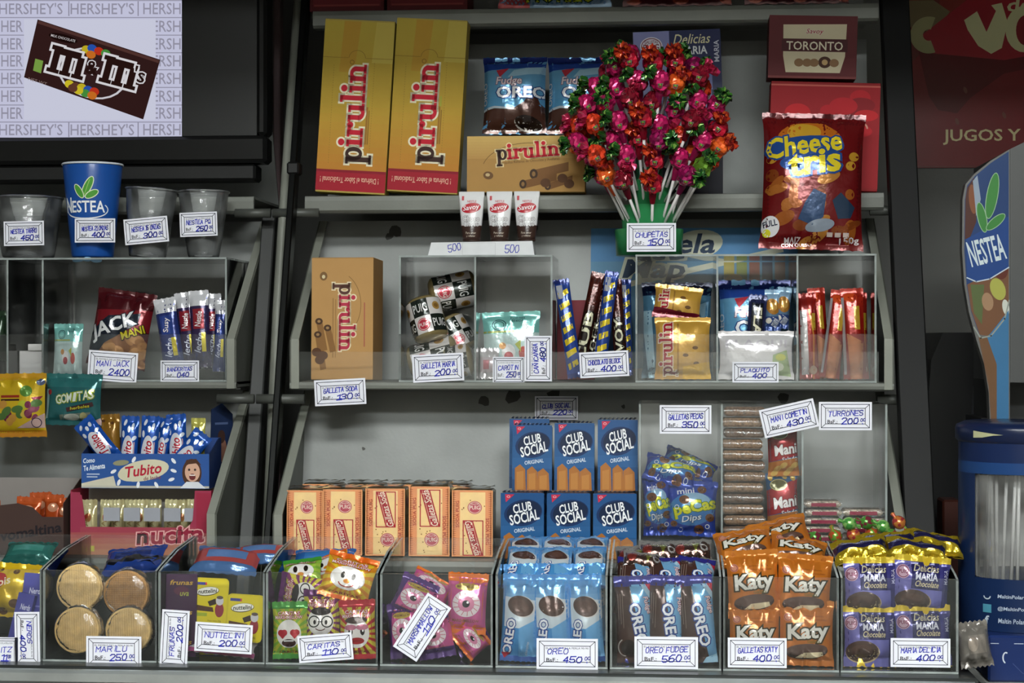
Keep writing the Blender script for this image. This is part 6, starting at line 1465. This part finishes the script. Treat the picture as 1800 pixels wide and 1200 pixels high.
def d_cream(a, w, h): a.rect(0, 0, w, h, '#cfc79a'); a.rect(w*.7, 0, w, h, '#b9ae80'); a.ell(w*.5, h*.3, 6, 8, '#a06a40'); a.text('NUCITA', w*.4, h*.6, h*.5, 8, '#a0905c', .03, rot=90); a.ell(w*.4, h*.28, 3, 4, '#a83a30')
for i, x in enumerate((157, 186, 208, 232, 248, 272, 302, 322, 340)):
    pack('wafer_stick', 'cream', x, 930, 26 if i % 3 else 31, 106, .30+.012*(i % 2), 'cream wrapped wafer stick, %s from the left in the pink box' % ORD[i], 'wafer stick', 'cream wafer sticks in the pink box', rot=[2, -3, 3, -2, 1][i % 5], tilt=4, design=d_cream, base='#c4bc8e', t=.012, n=(8, 12))
a = Art(238, 62)
a.rect(0, 0, 238, 62, '#2a5294'); a.poly([(0, 62), (0, 54), (60, 40), (66, 62)], '#c9c4b0'); a.rect(0, 58, 238, 62, '#b9b6a8')
a.ell(116, 30, 48, 19, '#cfc9ae', 10); a.ell(90, 38, 22, 12, '#cfc9ae'); a.text('Tubito', 116, 29, 68, 20, '#b01c34', .04, .25, 8); a.text('de leche', 132, 43, 32, 7, '#7c3a44', .02, .2, 6)
for (x, y, r) in ((60, 32, 30), (172, 30, -20), (172, 12, -50), (98, 10, 60), (70, 52, 70), (168, 46, 20), (106, 56, 80), (140, 56, -60)): a.ell(x, y, 6, 3, '#e3e6ea', r)
a.text('Como', 14, 12, 22, 9, '#dfe6ee', .04, .2, 5); a.text('Te Alimenta', 24, 24, 40, 10, '#dfe6ee', .04, .2, 8); a.rect(10, 36, 34, 38, '#b8c4d8'); a.rect(10, 41, 30, 43, '#b8c4d8'); a.ell(74, 16, 15, 5, '#8c8a6c', 6)
a.ell(206, 34, 18, 26, '#4a2c1c'); a.ell(207, 32, 14, 18, '#d0a48c'); a.ell(201, 28, 2.2, 2.2, '#3a2a24'); a.ell(212, 28, 2.2, 2.2, '#3a2a24'); a.ell(207, 41, 6, 6, '#6a2a2a'); a.rect(202, 37, 212, 39, '#efe6e0'); a.poly([(184, 62), (196, 50), (218, 50), (232, 62)], '#d6dae0'); a.poly([(190, 24), (196, 10), (214, 8), (224, 20), (216, 16), (200, 18)], '#4a2c1c')
zbx = zn+116*K(.262)+.001
bx = dbox('candy_display_box', 139, 372, 800, 862, .285, .075, 'blue display box of milk candy tubes with a laughing child, on the pink box', '#2a5294', '#26427c', a, zbase=zbx, side='#1b2f5e')
k = K(.34); m = MB(); m.prism([(0, 0), (60*k, 0), (56*k, 130*k), (30*k, 150*k), (4*k, 140*k)], 0, .0015, '#182748', 'card')
b = Art(60, 150); b.ell(30, 84, 11, 22, '#7c5648'); b.ell(28, 60, 9, 12, '#3a2620'); b.rect(12, 34, 44, 38, '#4a5a80'); b.ell(34, 116, 14, 8, '#8c7c74'); b.put(m, lambda x, y, off: (x*k, -off, (150-y)*k), 'card')
o = m.build('header_flap', bx); o.location = ((349-255.5)*k, .076, -.004); o.rotation_euler = (0, 0, 1.0)
for sg, q in ((-1, .26), (1, .3)): pass
def d_tub(a, w, h):
    a.rect(0, 0, w, h, '#1c4ea4'); a.ell(w*.48, h*.6, w*.34, h*.3, '#d9dce4'); a.text('Tubito', w*.48, h*.6, h*.44, w*.42, '#b0182c', .04, .2, 88); a.rect(w*.78, h*.4, w*.84, h*.8, '#c0a0a8')
    for (x, y, r) in ((.25, .1, 60), (.7, .16, 90), (.8, .34, 30), (.2, .28, 100), (.5, .2, 90)): a.ell(w*x, h*y, 5, 3, '#dfe6f0', r)
TG = 'blue milk candy tubes'
for i, (x, y, w, h, Y, rot, l) in enumerate(((172, 774, 40, 92, .30, 40, 'leaning far left over the box edge'), (227, 788, 33, 116, .318, -2, 'standing second from the left'), (262, 788, 34, 116, .315, -3, 'standing third from the left'), (284, 790, 26, 112, .335, -10, 'tilted behind the third one'), (312, 782, 36, 110, .338, 4, 'standing at the back on the right'), (328, 800, 38, 100, .298, -38, 'leaning right across the box front'))):
    pack('candy_tube', 'tubito', x, y, w, h, Y, 'blue milk candy tube %s' % l, 'candy tube', TG, rot=rot, tilt=4, design=d_tub, base='#1a4894', t=.014, n=(8, 12))
def d_brn(a, w, h): a.rect(0, 0, w, h, '#8c6424'); a.ell(w*.4, h*.66, w*.3, h*.26, '#5a3824'); a.text('Cocosette', w*.42, h*.68, h*.44, 10, '#d0c0b0', .02, .2, 80); a.ell(w*.3, h*.1, 3, 3, '#5a3824'); a.ell(w*.7, h*.14, 3, 3, '#5a3824')
pack('candy_tube', 'brn', 192, 782, 42, 110, .338, 'brown candy tube behind the leftmost blue tube', 'candy tube', rot=3, tilt=4, design=d_brn, base='#8c6424', t=.014)
def d_ylw(a, w, h): a.rect(0, 0, w, h, '#b9b45a'); a.text('leche', w*.5, h*.4, h*.5, 9, '#5c5a2a', .02, 0, 90)
pack('candy_tube', 'ylw', 348, 786, 26, 104, .318, 'pale yellow candy tube at the right end of the blue box', 'candy tube', tilt=4, design=d_ylw, base='#b0ab54', t=.012)
# brown display box with orange packets
a = Art(150, 110); a.ell(60, 60, 52, 56, '#4a3630'); a.text('ovomaltina', 66, 46, 130, 24, '#221c24', .05, .1, 10)
cut2 = [(0, 0), (1, 0), (1, .74), (.78, .74), (.68, .92), (.52, 1), (.34, .96), (.2, .8), (.12, .7), (0, .7)]
dbox('candy_display_box', -60, 116, 892, 985, .25, .10, 'dark brown display box with an arched front at the left edge', '#43302b', '#8a8480', Art(10, 10), zbase=ZDs, cut=cut2)
m = MB(); k = K(.25); o = [x for x in bpy.data.objects if x.name.startswith('candy_display_box')][-1]
aa = Art(176, 93); aa.text('ovomaltina', 108, 52, 130, 19, '#1c161c', .05, .1, 9)
fr = [c for c in o.children if c.name.startswith('front_panel')][0]; bpy.data.objects.remove(fr)
w_ = 176*k; h_ = 93*k; m.prism([(-w_/2+x*w_, y*h_) for x, y in cut2], -.0012, 0, '#43302b', 'card'); aa.put(m, flat(176, 93, k, -.0012, h_/2), 'card'); m.build('front_panel', o)
def d_org(a, w, h): a.rect(0, 0, w, h, '#b04a20'); a.rect(0, 0, w, h*.12, '#c4592a'); a.ell(w*.5, h*.22, 12, 8, '#c88a6a'); a.rect(w*.1, h*.4, w*.9, h*.6, '#8c2a1c')
for i, (x, y, w, Y) in enumerate(((-20, 930, 44, .29), (48, 924, 46, .285), (72, 916, 40, .32), (94, 920, 36, .305), (112, 926, 22, .29))):
    pack('candy_packet', 'org', x, y, w, 104, Y, 'small orange packet, %s from the left in the brown display box' % ORD[i], 'candy packet', 'orange packets in the brown box', rot=[2, -3, 2, -1, 0][i], tilt=5, design=d_org, base='#a84420', t=.014, n=(8, 10))

# ---------------------------------------------------------------- right side: wall poster, dispensers, appliance
k = K(1.0); Yw = 1.046; k = K(Yw); a = Art(420, 420)      # art px: x = photo px - 1580, y = photo px + 130
a.rect(0, 0, 420, 420, '#7c1f24'); a.grad(0, 0, 420, 250, '#94402f', '#7c1f24', 6)
a.poly([(0, 150), (70, 110), (70, 190), (0, 260)], '#6c2c28'); a.poly([(4, 130), (60, 130), (88, 150), (60, 186), (20, 176)], '#7a6a4c')
a.poly([(40, 190), (130, 120), (420, 60), (420, 200), (300, 230), (180, 256), (120, 300), (70, 320), (52, 280)], '#a02430'); a.poly([(34, 215), (60, 222), (180, 235), (420, 195), (420, 212), (180, 258), (122, 300), (100, 326), (68, 320), (52, 296)], '#601419')
a.ring(52, 190, 32, 32, 22, '#a8a274', 70, 290)
a.poly([(112, 165), (134, 150), (150, 186), (166, 150), (158, 140), (176, 136), (186, 170), (176, 214), (158, 224), (136, 210), (118, 182)], '#d8d4a4'); a.ell(214, 182, 32, 40, '#d8d4a4'); a.ell(216, 184, 16, 26, '#8c222a'); a.poly([(238, 150), (262, 146), (262, 226), (240, 226)], '#d8d4a4')
a.text('de', 206, 140, 42, 24, '#d8d4a4', .04, .1); a.text('lle', 290, 180, 40, 70, '#d8d4a4', .04, .1)
a.text('JUGOS Y NECTARES', 226, 367, 300, 27, '#dccf9c', .03); 
for (x, y) in ((100, 340), (22, 276), (114, 286), (180, 330)): a.ell(x, y, 3, 6, '#7a4038', 20)
a.frame(2, 2, 418, 418, 1.5, '#6e3a34')
m = MB(); m.box((-210*k, -.001, -210*k), (210*k, 0, 210*k), '#5c171b', 'gloss'); a.put(m, flat(420, 420, k, -.001), 'gloss'); o = m.build('wall_poster'); o.location = at(1796, 80, Yw); o.rotation_euler = (0, 0, 0)
tag(o, 'large dark red juice poster on the back wall at the top right', 'poster')
# drink dispenser with a printed side
Yd = .26; k = K(Yd)
def P(px, py): q = at(px, py, Yd); return (q.x, q.z)
e = empty('drink_dispenser', (P(1790, 735)[0], Yd, P(0, 735)[1]), 'tall drink dispenser with a curved dark blue printed front', 'dispenser')
ox, oz = e.location.x, e.location.z
loc = lambda L: [(P(x, y)[0]-ox, P(x, y)[1]-oz) for x, y in L]
outl = [(1775, 262), (1742, 282), (1712, 306), (1697, 324), (1692, 350), (1691, 440), (1695, 500), (1703, 548), (1716, 596), (1730, 640), (1738, 690), (1740, 742), (1775, 742)]
m = MB(); m.prism(loc(outl), 0, .02, '#5a5a58', 'plastic')
a = Art(100, 480)
q = lambda L: [(x-1690, y-260) for x, y in L]
a.poly(q([(1773, 266), (1742, 286), (1714, 309), (1700, 326), (1696, 352), (1695, 440), (1699, 500), (1707, 548), (1722, 590), (1742, 560), (1762, 560), (1773, 530)]), '#1f3a68')
a.poly(q([(1700, 330), (1712, 312), (1718, 330), (1716, 390), (1704, 420), (1696, 420), (1697, 350)]), '#4a2a24'); a.ell(20, 90, 7, 26, '#7a4a30', 5)
a.poly(q([(1710, 318), (1718, 308), (1724, 350), (1716, 380)]), '#8a98a8')
a.poly(q([(1700, 500), (1720, 490), (1773, 470), (1773, 535), (1758, 575), (1735, 590), (1722, 588), (1707, 545)]), '#6c4a34'); a.poly(q([(1706, 500), (1730, 500), (1726, 570), (1712, 550)]), '#54603a'); a.ell(64, 248, 13, 20, '#a0a04c', 20); a.ell(46, 270, 10, 16, '#98785c', 10); a.ell(70, 215, 12, 16, '#5a2a20'); a.ell(78, 280, 6, 14, '#bfc2b8', 10)
a.poly(q([(1698, 420), (1773, 380), (1773, 470), (1740, 490), (1716, 494), (1700, 488)]), '#1c3f7c'); a.line(q([(1700, 488), (1716, 495), (1740, 490), (1773, 470)]), 2, '#b8c4d0')
a.text('NESTEA', 44, 180, 64, 46, '#c4d0d4', .03, 0, 14)
for (x, y, rx, ry, r) in ((54, 84, 9, 40, -10), (36, 122, 7, 26, 12), (60, 130, 7, 20, -50)): a.ell(x, y, rx+1.4, ry+1.4, '#8fb08c', r); a.ell(x, y, rx, ry, '#3c7c3c', r)
a.poly(q([(1730, 600), (1773, 545), (1773, 740), (1752, 740)]), '#3a6c94'); a.poly(q([(1720, 592), (1735, 592), (1752, 640), (1752, 740), (1742, 740), (1738, 680)]), '#6a4c34'); a.line(q([(1712, 575), (1724, 594), (1742, 590), (1766, 560), (1774, 528)]), 2.5, '#8a9088')
a.put(m, lambda x, y, off: (P(1690+x, 0)[0]-ox, -off, P(1690+x, 260+y)[1]-oz), 'gloss'); m.build('printed_panel', e)
m = MB(); m.prism(loc([(1775.5, 262), (1775.5, 672), (1900, 672), (1900, 226), (1820, 240)]), .0, .30, '#454646', 'plastic'); m.build('housing', e)
pa, pb = loc([(1760, 742.5), (1890, 742.5)]); m = MB(); m.box((pa[0], .16, ZT2+.001-oz), (pb[0], .30, pa[1]), '#2c2d2e', 'dark'); m.build('pedestal', e)
m = MB(); m.prism(loc([(1775.5, 672.5), (1890, 672.5), (1890, 742), (1775.5, 742)]), .1, .30, '#3b3c3c', 'dark'); m.build('drip_recess', e)
# blue box and straw dispenser
Ys = .16; k = K(Ys); xs_ = X(1793, Ys); zb = Z(1100, .09)
m = MB(); xa = X(1737, .06); m.box((xa, .06, ZT2+.0004), (xa+.22, .24, zb), '#1b2c5c', 'gloss', .003)
b = Art(100, 60); b.ring(30, 30, 6, 10, 2.4, '#c4ccd8', 60, 260)
for (x0, x1) in ((4, 18), (44, 60), (80, 86)): b.rect(x0, 5, x1, 6.2, '#b8c0d0')
b.line([(42, 40), (58, 56), (66, 60)], 1, '#44507a'); b.put(m, lambda x, y, off: (xa+(x)*K(.06), .06-off, zb-(y+8)*K(.06)), 'gloss')
o = m.build('blue_box'); tag(o, 'dark blue box under the straw dispenser at the bottom right', 'box')
e = empty('straw_dispenser', (xs_, Ys, zb+.0005), 'dark blue cylindrical straw dispenser with a window full of straws', 'straw dispenser')
r = 104*k; zz = lambda py: Z(py, Ys-.05)-zb
w0, w1 = zz(1006), zz(828); hT = zz(772)
def wall(m, z0, z1, a0, a1, col): m.lathe([(r, z0), (r, z1)], 40, col, 'gloss', a0=a0, a1=a1)
m = MB(); wall(m, 0, w0, -math.pi, math.pi, '#16284c'); wall(m, w1, zz(808), -math.pi, math.pi, '#1d3e70'); wall(m, zz(808), hT, -math.pi, math.pi, '#14244a')
wall(m, w0, w1, -math.pi, -.98, '#16284c'); wall(m, w0, w1, .98, math.pi, '#16284c'); m.lathe([(0, .001), (r, .001)], 40, '#101c36', 'gloss')
m.lathe([(r*.9, w0), (r*.9, w1)], 40, '#c8c8c6', 'plastic', a0=.98, a1=2*math.pi-.98)
a = Art(150, 60)
for i, t in enumerate(('MaltinPolarLight', '@MaltinPolar', 'Maltin Polar')): a.text(t, 44+[30, 26, 22][i], 10+i*20, [62, 54, 44][i], 8, '#a8b4c4', .03, .1)
a.ring(24, 10, 7, 6, 2, '#b0bcc8', 180, 360); a.rect(16, 24, 32, 38, '#4a8aa0'); a.text('f', 24, 50, 8, 14, '#b0bcc8', .05)
a.put(m, lambda x, y, off: ((r+.0003+off)*math.sin((x-100)*k/r), -(r+.0003+off)*math.cos((x-100)*k/r), zz(1026)-(y)*k), 'gloss', L=5); m.build('body', e)
m = MB(); m.lathe([(r*.97, w0), (r*.97, w1)], 30, '#d0d0ce', 'cup', a0=-.98, a1=.98); m.build('window', e)
m = MB(); m.lathe([(0, zz(740)), (r*.9, zz(740)), (r*1.03, zz(746)), (r*1.05, zz(752)), (r*1.05, hT+.001), (r*.98, hT-.004)], 40, '#141f3e', 'gloss')
lb = Art(60, 16); lb.poly([(2, 2), (56, 8), (40, 9), (20, 13), (2, 14)], '#b4b48c'); lb.put(m, lambda x, y, off: ((r*1.052+off)*math.sin((x-102)*k/r), -(r*1.052+off)*math.cos((x-102)*k/r), zz(752)-y*k), 'paper', L=5); m.build('lid', e)
R = random.Random(17)
m0 = None
for i in range(18):
    t = -.95+1.9*i/17; rr = r*.8; bx_, by_ = xs_+rr*math.sin(t)+R.uniform(-.004, .004), Ys-rr*math.cos(t)*.8; L = w1-w0+.02
    if m0 is None: m = MB(); m.tube([(0, 0, 0), (0, 0, L)], .0024, 8, '#c6c6c4', 'plastic'); o = m.build('drinking_straw'); m0 = o
    else: o = m0.copy(); COL.objects.link(o)
    o.location = (bx_, by_, zb+w0-.008); o.rotation_euler = (R.uniform(-.03, .0), R.uniform(.0, .09) if i > 8 else R.uniform(-.02, .05), 0)
    tag(o, 'pale drinking straw in the dispenser window, %s from the left' % ORD[i], 'straw', 'straws in the dispenser')
# black appliance behind
Ya = .62; k = K(Ya); e = empty('coffee_machine', (X(1672, Ya), Ya, ZT+.0005), 'black rounded machine with a grey handle behind the straw dispenser', 'machine')
hh = Z(585, Ya)-ZT; m = MB(); m.prism([(-40*k, 0), (-40*k, hh*.72), (-34*k, hh*.9), (-14*k, hh), (40*k, hh), (52*k, hh*.96), (54*k, hh*.5), (54*k, 0)], 0, .25, '#0c0c0d', 'plastic'); m.build('body', e)
m = MB(); m.tube([(50*k, -.02, hh*.93), (52*k, -.03, hh*.86), (44*k, -.03, hh*.72), (24*k, -.02, hh*.34), (16*k, -.01, .02)], [.014, .016, .014, .013, .012], 12, '#3f4043', 'plastic'); m.build('handle', e)
m = MB(); m.box((-14*k, 0, 0), (16*k, .06, Z(897, .5)-ZT2), '#4a2218', 'dark', .003); o = m.build('brown_carton'); o.location = (X(1672, .5), .5, ZT+.0005); tag(o, 'rust brown carton standing behind the straw dispenser on the left', 'box')
def d_clr(a, w, h): a.rect(w*.3, h*.3, w*.8, h*.7, '#8c847c'); a.ell(w*.4, h*.5, 8, 12, '#a89c90')
pack('plastic_bag', 'clr', 1712, 1132, 56, 78, .012, 'crumpled grey plastic bag between the last bin and the blue box', 'bag', rot=8, tilt=10, design=d_clr, base='#77726c', t=.04, wr=.006)
